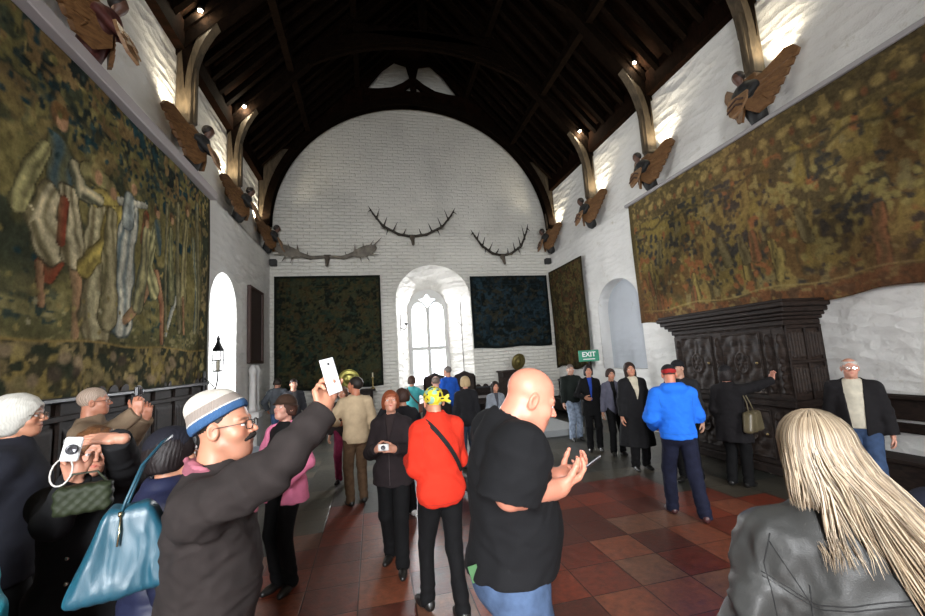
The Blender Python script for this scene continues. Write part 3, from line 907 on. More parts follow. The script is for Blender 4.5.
for n_, a, b, f in (('wall_left_upper', UL-.3, UL, LX), ('wall_right_upper', UR, UR+.3, RX)):
    struct(MB().box(a, b, FY, BY, LZ-.02, EZ+.1).build(n_, W_STONE))
    struct(MB().box(min(f, b if a < f else a), max(f, b if a < f else a), FY, BY, LZ-.025, LZ).build(n_+'_ledge', W_STONE))
# floor of square flags
def floormat():
    m, nt, b = new_mat('flagstones')
    g = N(nt, 'ShaderNodeNewGeometry'); mp = N(nt, 'ShaderNodeMapping'); mp.inputs['Scale'].default_value = (1/.455, 1/.425, 1); mp.inputs['Location'].default_value = (-1.64/.455, -3.15/.425, 0)
    nt.links.new(g.outputs['Position'], mp.inputs[0])
    fl = N(nt, 'ShaderNodeVectorMath', operation='FLOOR'); nt.links.new(mp.outputs[0], fl.inputs[0])
    wn = N(nt, 'ShaderNodeTexWhiteNoise', noise_dimensions='2D'); nt.links.new(fl.outputs[0], wn.inputs['Vector'])
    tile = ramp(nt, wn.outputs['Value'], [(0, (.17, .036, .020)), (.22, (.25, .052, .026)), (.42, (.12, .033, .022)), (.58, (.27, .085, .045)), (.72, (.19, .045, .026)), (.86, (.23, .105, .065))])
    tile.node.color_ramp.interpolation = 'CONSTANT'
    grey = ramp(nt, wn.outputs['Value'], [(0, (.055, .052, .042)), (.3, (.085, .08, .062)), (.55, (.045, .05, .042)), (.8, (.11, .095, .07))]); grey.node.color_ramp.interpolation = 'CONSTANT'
    # red flags mid and front; grey-green beyond and beside is partly painted-in shade
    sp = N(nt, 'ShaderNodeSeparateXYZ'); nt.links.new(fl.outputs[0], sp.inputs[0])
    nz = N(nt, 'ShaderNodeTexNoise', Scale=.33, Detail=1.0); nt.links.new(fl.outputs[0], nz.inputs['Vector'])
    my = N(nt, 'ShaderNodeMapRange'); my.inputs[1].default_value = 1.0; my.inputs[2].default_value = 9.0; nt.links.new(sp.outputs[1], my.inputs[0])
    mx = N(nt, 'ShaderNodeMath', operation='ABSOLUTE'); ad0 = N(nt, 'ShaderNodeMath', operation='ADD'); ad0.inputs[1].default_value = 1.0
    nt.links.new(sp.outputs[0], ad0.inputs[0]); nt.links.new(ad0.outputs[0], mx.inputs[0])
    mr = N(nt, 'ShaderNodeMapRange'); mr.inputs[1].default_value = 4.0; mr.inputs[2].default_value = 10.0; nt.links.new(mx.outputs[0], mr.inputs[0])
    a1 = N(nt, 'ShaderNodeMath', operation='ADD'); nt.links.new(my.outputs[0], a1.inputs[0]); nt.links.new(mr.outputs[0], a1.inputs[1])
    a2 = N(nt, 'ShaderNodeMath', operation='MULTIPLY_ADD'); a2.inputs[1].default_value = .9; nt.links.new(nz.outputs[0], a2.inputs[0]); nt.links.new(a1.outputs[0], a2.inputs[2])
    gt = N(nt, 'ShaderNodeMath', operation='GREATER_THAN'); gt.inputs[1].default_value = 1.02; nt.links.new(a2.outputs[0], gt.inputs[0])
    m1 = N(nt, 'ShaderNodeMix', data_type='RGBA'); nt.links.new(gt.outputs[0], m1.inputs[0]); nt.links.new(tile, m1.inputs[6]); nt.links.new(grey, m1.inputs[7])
    n3 = N(nt, 'ShaderNodeTexNoise', Scale=14.0, Detail=8.0, Roughness=.7); nt.links.new(g.outputs['Position'], n3.inputs['Vector'])
    mot = ramp(nt, n3.outputs[0], [(.3, (.36, .36, .36)), (.7, (1.0, .97, .95))])
    m2 = N(nt, 'ShaderNodeMix', data_type='RGBA', blend_type='MULTIPLY'); m2.inputs[0].default_value = 1; nt.links.new(m1.outputs[2], m2.inputs[6]); nt.links.new(mot, m2.inputs[7])
    br = N(nt, 'ShaderNodeTexBrick', Scale=1.0, offset=0.0); br.inputs['Brick Width'].default_value = 1; br.inputs['Row Height'].default_value = 1
    br.inputs['Mortar Size'].default_value = .014; br.inputs['Mortar Smooth'].default_value = .3
    br.inputs['Color1'].default_value = br.inputs['Color2'].default_value = (1, 1, 1, 1); br.inputs['Mortar'].default_value = (.25, .22, .2, 1)
    nt.links.new(mp.outputs[0], br.inputs['Vector'])
    m3 = N(nt, 'ShaderNodeMix', data_type='RGBA', blend_type='MULTIPLY'); m3.inputs[0].default_value = 1; nt.links.new(m2.outputs[2], m3.inputs[6]); nt.links.new(br.outputs['Color'], m3.inputs[7])
    nt.links.new(m3.outputs[2], b.inputs['Base Color'])
    nt.links.new(ramp(nt, n3.outputs[0], [(.3, (.30,)*3), (.75, (.46,)*3)]), b.inputs['Roughness'])
    b.inputs['Specular IOR Level'].default_value = .5
    b1 = N(nt, 'ShaderNodeBump', Strength=.6, Distance=.006); nt.links.new(br.outputs['Color'], b1.inputs['Height'])
    b2 = N(nt, 'ShaderNodeBump', Strength=.35, Distance=.008); nt.links.new(n3.outputs[0], b2.inputs['Height']); nt.links.new(b1.outputs[0], b2.inputs['Normal'])
    nt.links.new(b2.outputs[0], b.inputs['Normal'])
    return m
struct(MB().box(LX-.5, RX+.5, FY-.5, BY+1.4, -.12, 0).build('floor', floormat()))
struct(MB().box(LX, -1.62, FY+.05, 6.2, 0.0, .14, .012).build('trim_4', plain((.05, .035, .028), .5, name='platform_oak')))
struct(MB().box(2.9, 4.83, 8.9, BY-.005, 0.0, .15, .012).build('trim_1', plain((.30, .31, .31), .6, name='worn_stone')))

# roof
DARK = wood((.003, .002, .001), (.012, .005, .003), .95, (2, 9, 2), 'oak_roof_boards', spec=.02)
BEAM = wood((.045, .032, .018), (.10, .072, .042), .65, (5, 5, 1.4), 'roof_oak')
rb = MB()
th = .12
for sg in (-1, 1):
    e = UL if sg < 0 else UR
    a = [(e+sg*.25, EZ-.25*SL), (MX, RZ), (MX, RZ+th), (e+sg*.25, EZ-.25*SL+th)]
    rb.prism(a, FY-.1, BY+.1)
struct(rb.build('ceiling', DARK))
rfr = empty('roof_rafters', (MX, 0, EZ), 0, 'dark oak rafters and battens lining the steep roof', 'rafters')
rfr['kind'] = 'structure'; rfr.name = 'ceiling_frame'; 
for k in ('label', 'category'): del rfr[k]
RAF = wood((.003, .002, .0015), (.009, .005, .003), .95, (3, 9, 3), 'rafter_oak_shaded', spec=.02)  # same oak as the posts; the roof's shade is put into this colour
for sg in (-1, 1):
    e = UL if sg < 0 else UR
    for i, y in enumerate(np.arange(FY+.25, BY, .42)):
        f = MB(); w = .06; d = .14
        a = [(e-MX, -.14), (0, RZ-EZ-.10), (0, RZ-EZ-.10-.2), (e-MX, -.34)]
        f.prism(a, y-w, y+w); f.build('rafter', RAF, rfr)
    for q in (.3, .62):
        x = e+(MX-e)*q-MX; z = SL*abs(MX-e)*q
        MB().box(x-.08, x+.08, FY, BY, z-.42, z-.20).build('purlin', RAF, rfr)
# wall plates
for n_, x0, x1 in (('trim_2', UL, UL+.16), ('trim_3', UR-.16, UR)):
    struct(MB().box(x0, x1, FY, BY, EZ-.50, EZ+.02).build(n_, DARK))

# arch-braced trusses
AC, AZ, AA, AB_ = MX, 6.3, 4.55, 4.28
def archpts(a, b, z0=AZ, n=48, lo=0.0):
    return [(AC-a*math.cos(t), z0+b*math.sin(t)) for t in np.linspace(lo, PI-lo, n)]
def truss(y, label, full=False):
    t = empty('roof_truss', (0, y, 0), 0, label, 'roof truss', 'arched oak roof trusses')
    if full:
        outer = [(UL+.02, AZ), (UL+.02, EZ-.05), (MX, RZ-.1), (UR-.02, EZ-.05), (UR-.02, AZ)]
        inner = archpts(AA, AB_)
        # solid spandrels with two leaf-shaped openings and two small eyes above the collar
        lp = outer+inner[::-1]
        def leaf(s):
            P = [(.10, 11.62), (.22, 12.12), (.62, 12.22), (1.05, 11.85), (1.60, 11.10), (1.2, 11.12), (.75, 11.20), (.38, 11.40)]
            return [(MX+s*a, b) for a, b in P]
        def eye(s): return [(MX+s*a, b) for a, b in ((.10, 11.12), (.10, 11.36), (.20, 11.28), (.36, 11.12))]
        curve_solid('truss_frame', [lp, leaf(-1), leaf(1), eye(-1), eye(1)], .16, DARK, t, MXZ)
        rim = archpts(AA, AB_)+archpts(AA+.22, AB_+.22)[::-1]
        curve_solid('arch_brace', [rim], .30, RAF, t, MXZ)
    else:
        A2, B2, Z2 = 4.74, 3.62, 6.95
        rim = archpts(A2, B2, Z2)+archpts(A2+.36, B2+.36, Z2, lo=0.32)[::-1]
        rim = [(min(max(a, UL+.02), UR-.02), b) for a, b in rim]
        o = curve_solid('arch_brace', [rim], .20, RAF, t, MXZ)
        rib = archpts(A2-.09, B2-.09, Z2)+archpts(A2+.02, B2+.02, Z2)[::-1]
        curve_solid('arch_moulding', [rib], .10, RAF, t, MXZ)
        for s in (-1, 1):
            e = UL if s < 0 else UR
            a = [(e-s*.02, EZ-.15), (MX, RZ-.12), (MX, RZ-.48), (e-s*.02, EZ-.62)]
            MB().prism(a, -.11, .11).build('principal_rafter', RAF, t)
        MB().box(MX-1.9, MX+1.9, -.10, .10, 10.72, 10.98).build('collar', RAF, t)
        MB().box(MX-.11, MX+.11, -.09, .09, 10.9, RZ-.2).build('king_post', RAF, t)
    for s in (-1, 1):
        e = UL if s < 0 else UR
        x0, x1 = sorted((e-s*.02, e-s*.30))
        p = MB().box(x0, x1, -.09, .09, AZ-.02, EZ+.2, .03)
        q0, q1 = sorted((e-s*.26, e-s*.34)); p.box(q0, q1, -.055, .055, AZ+.02, 7.4, .02)
        # curved bracket swelling into the arch
        poly = [(e-s*.28, 7.0)]+[(e-s*(.28+.75*(u**2.2)), 7.0+1.75*u) for u in np.linspace(.1, 1, 9)]+[(e-s*.28, 8.75)]
        p.prism(poly, -.10, .10)
        p.build('wall_post', BEAM, t)
    return t
TY = [4.85, 7.45, 10.0]
names = ['nearest roof truss in full view, with the largest winged corbels', 'middle roof truss between the long tapestries\' far ends', 'roof truss next before the end wall, dark arch with a lamp at each side']
for y, l in zip(TY, names): truss(y, l)
truss(12.72, 'end roof truss against the far wall, with two leaf-shaped openings', True)
# ------------------------------------------------------------------ painted tapestries
def smoothnoise(nu, nv, cu, cv, rs):
    a = rs.rand(int(nu/cu)+3, int(nv/cv)+3)
    u = np.arange(nu)/cu; v = np.arange(nv)/cv
    i = u.astype(int); j = v.astype(int); fu = (u-i)[:, None]; fv = (v-j)[None]
    fu = fu*fu*(3-2*fu); fv = fv*fv*(3-2*fv)
    g = lambda di, dj: a[np.ix_(i+di, j+dj)]
    return g(0, 0)*(1-fu)*(1-fv)+g(1, 0)*fu*(1-fv)+g(0, 1)*(1-fu)*fv+g(1, 1)*fu*fv
class Canvas:
    def __init__(s, u0, u1, v0, v1, step, seed):
        s.u0, s.v0, s.step = u0, v0, step
        s.nu = int((u1-u0)/step)+1; s.nv = int((v1-v0)/step)+1
        s.U, s.V = np.meshgrid(u0+np.arange(s.nu)*step, v0+np.arange(s.nv)*step, indexing='ij')
        s.C = np.zeros((s.nu, s.nv, 3)); s.rs = np.random.RandomState(seed)
    def noise(s, cell, ar=1.0): return smoothnoise(s.nu, s.nv, cell/s.step, cell*ar/s.step, s.rs)
    def mix(s, m, col): m = np.clip(m, 0, 1)[..., None]; s.C = s.C*(1-m)+np.asarray(col)*m
    def blotch(s, pal, cell, cover=.5, ar=1.0, soft=.08):
        for c in pal:
            n = s.noise(cell, ar)*.6+s.noise(cell*.4, ar)*.4
            s.mix((n-(1-cover))/soft, c)
    def ellipse(s, u, v, a, b, col, ang=0, soft=.2):
        du = s.U-u; dv = s.V-v; c, sn = math.cos(ang), math.sin(ang)
        p = (du*c+dv*sn)/a; q = (-du*sn+dv*c)/b
        s.mix((1-np.sqrt(p*p+q*q))/soft, col)
    def stroke(s, pts, r0, r1, col, dark=None, folds=0):
        n = len(pts)-1; best = None
        for k in range(n):
            a = np.array(pts[k]); b = np.array(pts[k+1]); t0 = k/n; t1 = (k+1)/n
            du = s.U-a[0]; dv = s.V-a[1]; ba = b-a; L = ba.dot(ba)
            t = np.clip((du*ba[0]+dv*ba[1])/L, 0, 1); x = du-t*ba[0]; y = dv-t*ba[1]
            r = (r0+(r1-r0)*(t0+(t1-t0)*t)); d = np.sqrt(x*x+y*y)/r; side = (x*ba[1]-y*ba[0])/math.sqrt(L)/r
            if best is None: best = [d, side, t0+(t1-t0)*t]
            else:
                m = d < best[0]; best = [np.where(m, d, best[0]), np.where(m, side, best[1]), np.where(m, t0+(t1-t0)*t, best[2])]
        d, side, tt = best
        if dark is None: s.mix((1-d)/.2, col); return
        if folds: d = d+(s.noise(.14)-.5)*.42
        s.mix((1.13-d)/.12, np.array(dark)*.45)
        if folds:
            ph = s.noise(.5)*5+s.noise(.15)*2.2
            f = np.clip(.42+.5*np.sin(side*(1.6+folds*1.7)*(1.15-.3*tt)+ph)+.25*side, 0, 1)
        else: f = np.clip(.45+.5*side, 0, 1)
        c = np.array(col)*1.12
        base = c*(1-f[..., None])+np.array(dark)*f[..., None]
        m = np.clip((1-d)/.12, 0, 1)[..., None]; s.C = s.C*(1-m)+base*m
def tapmat(name='woven_wool', bs=.5):
    k = ('tap',)
    if k in MATS: return MATS[k]
    m, nt, b = new_mat(name)
    a = N(nt, 'ShaderNodeAttribute', attribute_name='Col')
    n = N(nt, 'ShaderNodeTexNoise', Scale=16.0, Detail=8.0, Roughness=.7); g = N(nt, 'ShaderNodeNewGeometry'); nt.links.new(g.outputs['Position'], n.inputs['Vector'])
    mx = N(nt, 'ShaderNodeMix', data_type='RGBA', blend_type='MULTIPLY'); mx.inputs[0].default_value = 1
    nt.links.new(a.outputs['Color'], mx.inputs[6]); nt.links.new(ramp(nt, n.outputs[0], [(.3, (.62, .62, .62)), (.7, (1.35, 1.35, 1.35))]), mx.inputs[7])
    nt.links.new(mx.outputs[2], b.inputs['Base Color']); b.inputs['Roughness'].default_value = .95; b.inputs['Specular IOR Level'].default_value = .1
    w = N(nt, 'ShaderNodeTexWave', Scale=60.0, bands_direction='Z'); nt.links.new(g.outputs['Position'], w.inputs['Vector'])
    bp = N(nt, 'ShaderNodeBump', Strength=bs, Distance=.006); nt.links.new(w.outputs[0], bp.inputs['Height']); nt.links.new(bp.outputs[0], b.inputs['Normal'])
    MATS[k] = m; return m
def hang(cv, axis, face, sgn, label, seed, sag=.02, bow=0.0, wave=.035):
    rs = np.random.RandomState(seed)
    h = cv.V.max()-cv.V; tot = h.max()
    off = .06+wave*1.2+wave*(h/tot)*np.sin(cv.U*5+seed)*.6+wave*.5*(h/tot)*np.sin(cv.U*11+2*seed)+.01*np.sin(cv.U*3+h*2)
    U = cv.U; Vv = cv.V-sag*(h/tot)*(1+np.sin(cv.U*4.1+seed))+bow*0
    P = np.stack([face+sgn*off, U, Vv], -1) if axis == 'x' else np.stack([U, face+sgn*off, Vv], -1)
    th = (-sgn*.012, 0, 0) if axis == 'x' else (0, -sgn*.012, 0)
    o = grid_mesh('tapestry', P, tapmat(), None, True, cv.C, th)
    return tag(o, label, 'tapestry')
# the great figured tapestry on the left wall
cv = Canvas(-.6, 8.12, 1.78, 5.22, .021, 5)
cv.C[:] = (.055, .050, .020)
cv.blotch([(.11, .095, .035), (.035, .040, .022), (.15, .125, .045)], .5, .55)
hi = np.clip((cv.V-3.9)/.9, 0, 1)
keep = cv.C.copy()
cv.blotch([(.018, .030, .028), (.10, .085, .030), (.010, .014, .012), (.13, .085, .035)], .16, .45)
cv.C = keep*(1-hi[..., None])+cv.C*hi[..., None]
cv.blotch([(.010, .030, .034)], .22, .30); cv.blotch([(.20, .155, .055)], .12, .22)
lo_ = np.clip((3.05-cv.V)/.4, 0, 1)[..., None]; g0 = cv.C.copy()
cv.blotch([(.15, .13, .055), (.09, .085, .035)], .6, .6, .5); cv.blotch([(.03, .045, .035), (.22, .19, .09)], .14, .32, .6)
cv.C = g0*(1-lo_)+cv.C*lo_
def PW(x, y): p = onX(x, y, LX); return (p[1], p[2])
CRE, GOL, TEA, FLE, BRO, RED, WHT = (.36, .31, .19), (.30, .23, .06), (.05, .08, .085), (.30, .17, .09), (.10, .055, .025), (.20, .045, .02), (.40, .38, .30)
def st(px, r0, r1, col, dark=None, folds=0): cv.stroke([PW(*p) for p in px], r0, r1, col, dark, folds)
def hd_(x, y, r, hair=BRO, helm=None):
    u, v = PW(x, y); cv.ellipse(u-.02, v+.03, r*1.15, r*1.15, np.array(hair)*.8); cv.ellipse(u+.02, v-.01, r*.75, r*.95, FLE)
    if helm is not None: cv.ellipse(u-.01, v+r*.7, r*1.1, r*.7, helm)
# soldier at left: tunic, skirt, legs, outstretched arm with a cream sleeve
st([(58, 245), (40, 275), (30, 262)], .07, .06, RED, BRO); st([(30, 262), (32, 300)], .05, .045, FLE, BRO)
st([(62, 240), (66, 290), (62, 335)], .09, .05, FLE, (.14, .10, .05))
st([(48, 150), (52, 205)], .17, .16, TEA, (.13, .12, .05), 1); st([(40, 195), (30, 215), (42, 240)], .14, .20, CRE, (.12, .10, .05), 3)
st([(60, 195), (64, 250)], .13, .17, CRE, (.10, .08, .04), 3); st([(32, 146), (20, 165), (6, 198)], .08, .10, (.30, .27, .12), (.10, .09, .04), 2)
st([(55, 200), (52, 240)], .06, .05, (.15, .03, .015), BRO)
hd_(50, 118, .115, BRO, (.10, .055, .02))
# bowing figure in a gold mantle over a pale robe
st([(92, 215), (88, 260), (86, 320)], .17, .27, (.33, .29, .17), (.14, .115, .06), 3)
st([(108, 205), (98, 245), (74, 268)], .14, .10, GOL, (.13, .10, .03), 2); st([(88, 198), (108, 196)], .11, .10, GOL, (.12, .09, .03), 1)
st([(66, 168), (72, 190), (92, 200)], .10, .08, CRE, (.08, .08, .05), 1); st([(78, 170), (98, 182)], .11, .11, (.22, .19, .08), (.08, .07, .03), 1)
hd_(90, 176, .10, (.26, .20, .08)); hd_(105, 192, .09, (.20, .16, .07))
# woman in a pale blue-white gown
st([(124, 205), (119, 240), (112, 318)], .13, .22, WHT, (.10, .13, .13), 3); st([(112, 200), (138, 205)], .05, .04, WHT, (.15, .15, .13))
st([(122, 198), (120, 222)], .10, .11, (.28, .29, .25), (.09, .11, .11), 1); hd_(126, 187, .085, (.22, .17, .07))
# boy with raised arm, striding
st([(148, 275), (133, 300), (118, 318)], .09, .06, FLE, (.15, .10, .05)); st([(150, 275), (156, 305), (155, 342)], .08, .05, FLE, (.18, .06, .03))
st([(148, 230), (140, 265), (148, 290)], .10, .13, (.32, .29, .14), (.10, .10, .05), 2); st([(150, 225), (152, 250)], .09, .08, TEA, (.16, .15, .07), 1)
st([(138, 215), (134, 240)], .07, .06, RED, BRO); hd_(150, 213, .075)
# two standing attendants at the right
st([(181, 225), (178, 270), (176, 300)], .09, .10, (.26, .22, .10), (.09, .08, .04), 2); st([(176, 298), (176, 332)], .04, .035, FLE, BRO); st([(170, 298), (160, 335)], .045, .035, WHT, TEA); hd_(182, 212, .075)
st([(165, 232), (166, 270), (166, 300)], .075, .09, (.16, .15, .07), (.07, .07, .04), 2); hd_(166, 220, .07)
st([(188, 240), (190, 290), (188, 330)], .05, .05, (.22, .20, .10), TEA, 1)
st([(104, 215), (101, 260), (99, 316)], .10, .16, (.26, .22, .12), (.10, .085, .04), 2)
st([(138, 232), (136, 262), (130, 300)], .09, .13, (.24, .21, .10), (.08, .08, .05), 2); hd_(138, 222, .07)
for x_, w_ in ((172, .05), (192, .06), (160, .04)):
    st([(x_, 205), (x_, 330)], w_, w_, (.17, .15, .08), (.06, .055, .03))
# trees and dark leaves
for (x, y, r) in ((20, 80, .30), (75, 130, .25), (95, 120, .28), (118, 160, .22), (150, 190, .2), (185, 190, .16), (140, 180, .18)):
    u, v = PW(x, y)
    for k in range(16): cv.ellipse(u+cv.rs.normal()*r, v+cv.rs.normal()*r*.6, .05, .035, [(.012, .022, .022), (.02, .04, .04), (.10, .09, .03)][k % 3], cv.rs.rand()*3, .4)
# flowers along the meadow
for k in range(90):
    u = cv.rs.uniform(-.5, 8); v = cv.rs.uniform(2.42, 2.95); cv.ellipse(u, v, .04, .03, [(.24, .19, .07), (.02, .035, .03), (.17, .13, .05), (.28, .25, .15)][k % 4], cv.rs.rand()*3, .5)
# lower and right borders
bd = ((cv.V < 2.34) | (cv.U > 7.78)).astype(float); g0 = cv.C.copy()
cv.C[:] = (.05, .045, .022); cv.blotch([(.24, .18, .06), (.17, .13, .06), (.03, .035, .02)], .17, .46); cv.blotch([(.26, .20, .09)], .10, .30)
for k in range(120):
    u = cv.rs.uniform(-.6, 8.1); v = cv.rs.uniform(1.85, 2.28); cv.ellipse(u, v, .09, .075, [(.27, .21, .08), (.20, .16, .07), (.06, .045, .03), (.23, .17, .10)][k % 4], 0, .5)
cv.C = g0*(1-bd[..., None])+cv.C*bd[..., None]
cv.mix(1-np.abs(cv.V-2.35)/.022, (.26, .18, .06)); cv.mix(1-np.abs(cv.U-7.76)/.03, (.03, .03, .02)); cv.mix((cv.U-8.0)/.04, (.025, .022, .012)); cv.mix(1-(cv.V-1.78)/.05, (.02, .02, .012))
cv.C *= (.75+.6*cv.noise(.07)*cv.noise(.3)*2)[..., None]*1.35
hang(cv, 'x', LX, 1, 'huge olive and gold figured tapestry covering the left wall', 3, .02, wave=.02)
# right wall tapestry
cv = Canvas(.4, 8.25, 2.50, 5.36, .024, 8)
cv.C[:] = (.085, .060, .022)
cv.blotch([(.13, .095, .030), (.055, .042, .022), (.17, .125, .035), (.09, .05, .02)], .55, .5, 1.3)
cv.blotch([(.045, .035, .020), (.17, .12, .04)], .18, .42, 2.2); cv.blotch([(.20, .075, .030), (.15, .12, .055)], .20, .30); cv.blotch([(.016, .020, .026), (.20, .155, .06), (.012, .016, .022)], .15, .28)
for (x, y, c) in ((690, 205, 0), (720, 190, 0), (735, 250, 0), (790, 190, 2), (760, 270, 1), (830, 240, 2), (860, 210, 0), (700, 270, 1), (880, 190, 2), (660, 250, 0), (742, 235, 0)):
    p = onX(x, y, RX)
    for k in range(22): cv.ellipse(p[1]+cv.rs.normal()*.22, p[2]+cv.rs.normal()*.16, .075, .05, [(.014, .020, .028), (.20, .075, .03), (.19, .155, .055)][c], cv.rs.rand()*3, .4)
for k in range(26):
    u = cv.rs.uniform(1.5, 8); v = cv.rs.uniform(2.9, 4.3); cv.stroke([(u, v), (u+cv.rs.normal()*.05, v-.4)], .07, .09, [(.21, .16, .05), (.16, .06, .03), (.12, .10, .05)][k % 3], (.05, .04, .02), 1)
cv.mix(1-np.abs(cv.V-4.62-.05*np.sin(cv.U*9))/.05, (.035, .03, .018))
bd = np.clip((cv.V-4.78)/.03, 0, 1); g0 = cv.C.copy(); cv.C[:] = (.05, .038, .02); cv.blotch([(.16, .115, .045), (.08, .06, .025)], .13, .45)
for k in range(26): cv.ellipse(.6+k*.3, 5.05, .10, .09, (.22, .16, .06), 0, .5); cv.ellipse(.75+k*.3, 5.0, .05, .08, (.11, .04, .02), 0, .5)
cv.C = g0*(1-bd[..., None])+cv.C*bd[..., None]
bd = np.clip((2.74-cv.V)/.03, 0, 1); g0 = cv.C.copy(); cv.C[:] = (.12, .045, .022); cv.blotch([(.17, .12, .05), (.06, .03, .02)], .11, .45); cv.C = g0*(1-bd[..., None])+cv.C*bd[..., None]
cv.mix(1-np.abs(cv.V-2.76)/.02, (.22, .17, .07)); cv.mix((cv.U-8.1)/.05, (.06, .045, .02))
L0 = cv.noise(1.6); L1 = cv.noise(.9)
cv.C = cv.C*.8+np.array([.105, .078, .030])*.2
cv.C = cv.C*(1-.55*np.clip(L0*1.6-.5, 0, 1)[..., None])+np.array([.10, .045, .022])*.55*np.clip(L0*1.6-.5, 0, 1)[..., None]
cv.C *= (.55+.9*L1)[..., None]*1.35
hang(cv, 'x', RX, -1, 'long faded gold, rust and blue tapestry high on the right wall', 9, .035, wave=.035)
# verdure tapestries at the far end
def verdure(u0, u1, v0, v1, seed, pal, label, axis, face, sgn, gain=1.0, **kw):
    global cv
    cv = Canvas(u0, u1, v0, v1, .028, seed); cv.C[:] = pal[0]
    cv.blotch(pal[1:], .32, .42); cv.blotch(pal[::-1], .13, .36)
    for k in range(60):
        u = cv.rs.uniform(u0, u1); v = cv.rs.uniform(v0, v1); a = cv.rs.rand()*6
        cv.stroke([(u+.22*math.cos(a+q*.5), v+.16*math.sin(a+q*.5)) for q in range(5)], .045, .012, pal[1+k % (len(pal)-1)])
    b = np.minimum(np.minimum(cv.U-u0, u1-cv.U), np.minimum(cv.V-v0, v1-cv.V))
    cv.mix((.10-b)/.03, pal[0]); cv.mix(1-np.abs(b-.34)/.02, np.array(pal[1])*.8)
    cv.C *= gain
    hang(cv, axis, face, sgn, label, seed, **kw)
PD = [(.010, .012, .009), (.045, .042, .018), (.018, .030, .020), (.045, .032, .014), (.036, .040, .022)]
verdure(-2.86, .33, 1.28, 4.76, 21, PD, 'square dark green leafy tapestry left of the window', 'y', BY, -1)
verdure(3.28, 6.08, 2.24, 4.70, 22, [(.007, .010, .010), (.018, .035, .045), (.030, .028, .018), (.012, .022, .028)], 'small dark blue-green tapestry right of the window', 'y', BY, -1)
verdure(10.62, 12.92, 1.50, 4.80, 23, [(.030, .024, .012), (.095, .072, .026), (.050, .048, .022), (.08, .04, .02), (.11, .09, .035)], 'narrow brown-green tapestry on the right wall at the far corner', 'x', RX, -1, wave=.05, sag=.06)
# pale pelmet boards above the long tapestries
tag(MB().box(LX+.0, LX+.16, FY+.02, 8.25, 5.25, 5.41, .01).build('pelmet_board', plain((.42, .38, .38), .6, name='painted_board')), 'pale painted board along the top of the left tapestry', 'pelmet')
tag(MB().box(RX-.14, RX, FY+.02, 8.35, 5.36, 5.43, .01).build('pelmet_board', plain((.34, .32, .32), .6, name='painted_board_grey')), 'thin grey board along the top of the right tapestry', 'pelmet')
# tall framed panel on the left wall
pf = empty('framed_panel', (LX, 11.35, 3.1), 0, 'tall narrow dark framed panel on the left wall beyond the bright arch', 'framed panel')
MB().box(.0, .05, -.55, .55, -.92, .92, .01).build('backing', plain((.035, .018, .014), .7, name='dark_panel'), pf)
f = MB(); f.box(.0, .09, -.62, -.52, -.98, .98, .015).box(0, .09, .52, .62, -.98, .98, .015).box(0, .088, -.6, .6, .9, .98, .015).box(0, .088, -.6, .6, -.98, -.9, .015); f.build('frame', plain((.05, .022, .016), .5, name='frame_wood'), pf)
# twin white colonnettes below it
cw = empty('stone_colonnettes', (LX, 11.0, 0), 0, 'pair of slim white stone colonnettes against the left wall', 'colonnettes')
for dy in (-.17, .17):
    MB().lathe([(.10, .95), (.10, 1.02), (.075, 1.06), (.07, 1.85), (.09, 1.9), (.10, 1.96), (.04, 2.08)], 12, (.11, dy, 0)).build('colonnette', W_PLAIN, cw, True)
MB().box(0, .3, -.36, .36, .80, .95, .02).build('base_slab', W_PLAIN, cw)
MB().box(0, .24, -.30, .30, 0, .80, .02).build('pedestal', W_PLAIN, cw)

# ------------------------------------------------------------------ oak furniture
OAK = wood((.008, .005, .004), (.024, .014, .010), .62, (3, 3, 10), 'black_oak', spec=.2)
OAK2 = wood((.010, .006, .005), (.030, .018, .012), .60, (3, 3, 10), 'carved_oak', spec=.25)
def relief(name, w, h, fn, parent, M, amp=.02, res=.012, mat=None, base=.0):
    nu = max(int(w/res), 8); nv = max(int(h/res), 8)
    u, v = np.meshgrid(np.linspace(0, 1, nu), np.linspace(0, 1, nv), indexing='ij')
    z = base+amp*fn(u, v, w, h); e = np.minimum(np.minimum(u, 1-u)*w, np.minimum(v, 1-v)*h)
    z = np.where(e < .001, base*0, z)
    P = np.stack([u*w, v*h, z], -1).reshape(-1, 3)
    P = np.array([tuple(M @ Vector(p)) for p in P]).reshape(nu, nv, 3)
    return grid_mesh(name, P, mat or OAK2, parent, True)
def scroll(u, v, w, h):
    x = (u-.5)*2; y = (v-.5)*2; ax = np.abs(x)
    r = np.sqrt(ax**2+y**2); th = np.arctan2(y, ax)
    s = np.sin(9*r-3*th)*np.cos(5*th+4*r)*.5+.5
    med = np.clip(1-np.abs(r-.34)/.10, 0, 1); cr = np.clip(1-r/.2, 0, 1)
    leaf = np.clip(np.sin(7*ax+3*y)*np.sin(8*y-2*ax), 0, 1)
    frame = np.clip(1-np.minimum(1-ax, 1-np.abs(y))/.10, 0, 1)
    return np.maximum(np.maximum(s*.7, med), np.maximum(cr, np.maximum(leaf*.8, frame*1.1)))
def figure_rel(u, v, w, h):
    x = (u-.5)*2; y = v
    head = np.clip(1-np.hypot(x/.45, (y-.84)/.09), 0, 1)**.5; tor = np.clip(1-np.hypot(x/.8, (y-.66)/.14), 0, 1)**.5
    low = np.clip((1-np.abs(x)/(.45+.25*np.sin(y*24)**2)), 0, 1)*(y < .6)*(y > .05)
    return np.maximum(np.maximum(head, tor), low*(.7+.3*np.sin(y*50)))
def linen(u, v, w, h):
    e = np.minimum(v, 1-v)*h; k = np.clip((e-.02-.025*np.abs(np.sin(u*PI*4)))/.012, 0, 1)
    return k*(.35+.65*np.abs(np.sin(u*PI*5)))
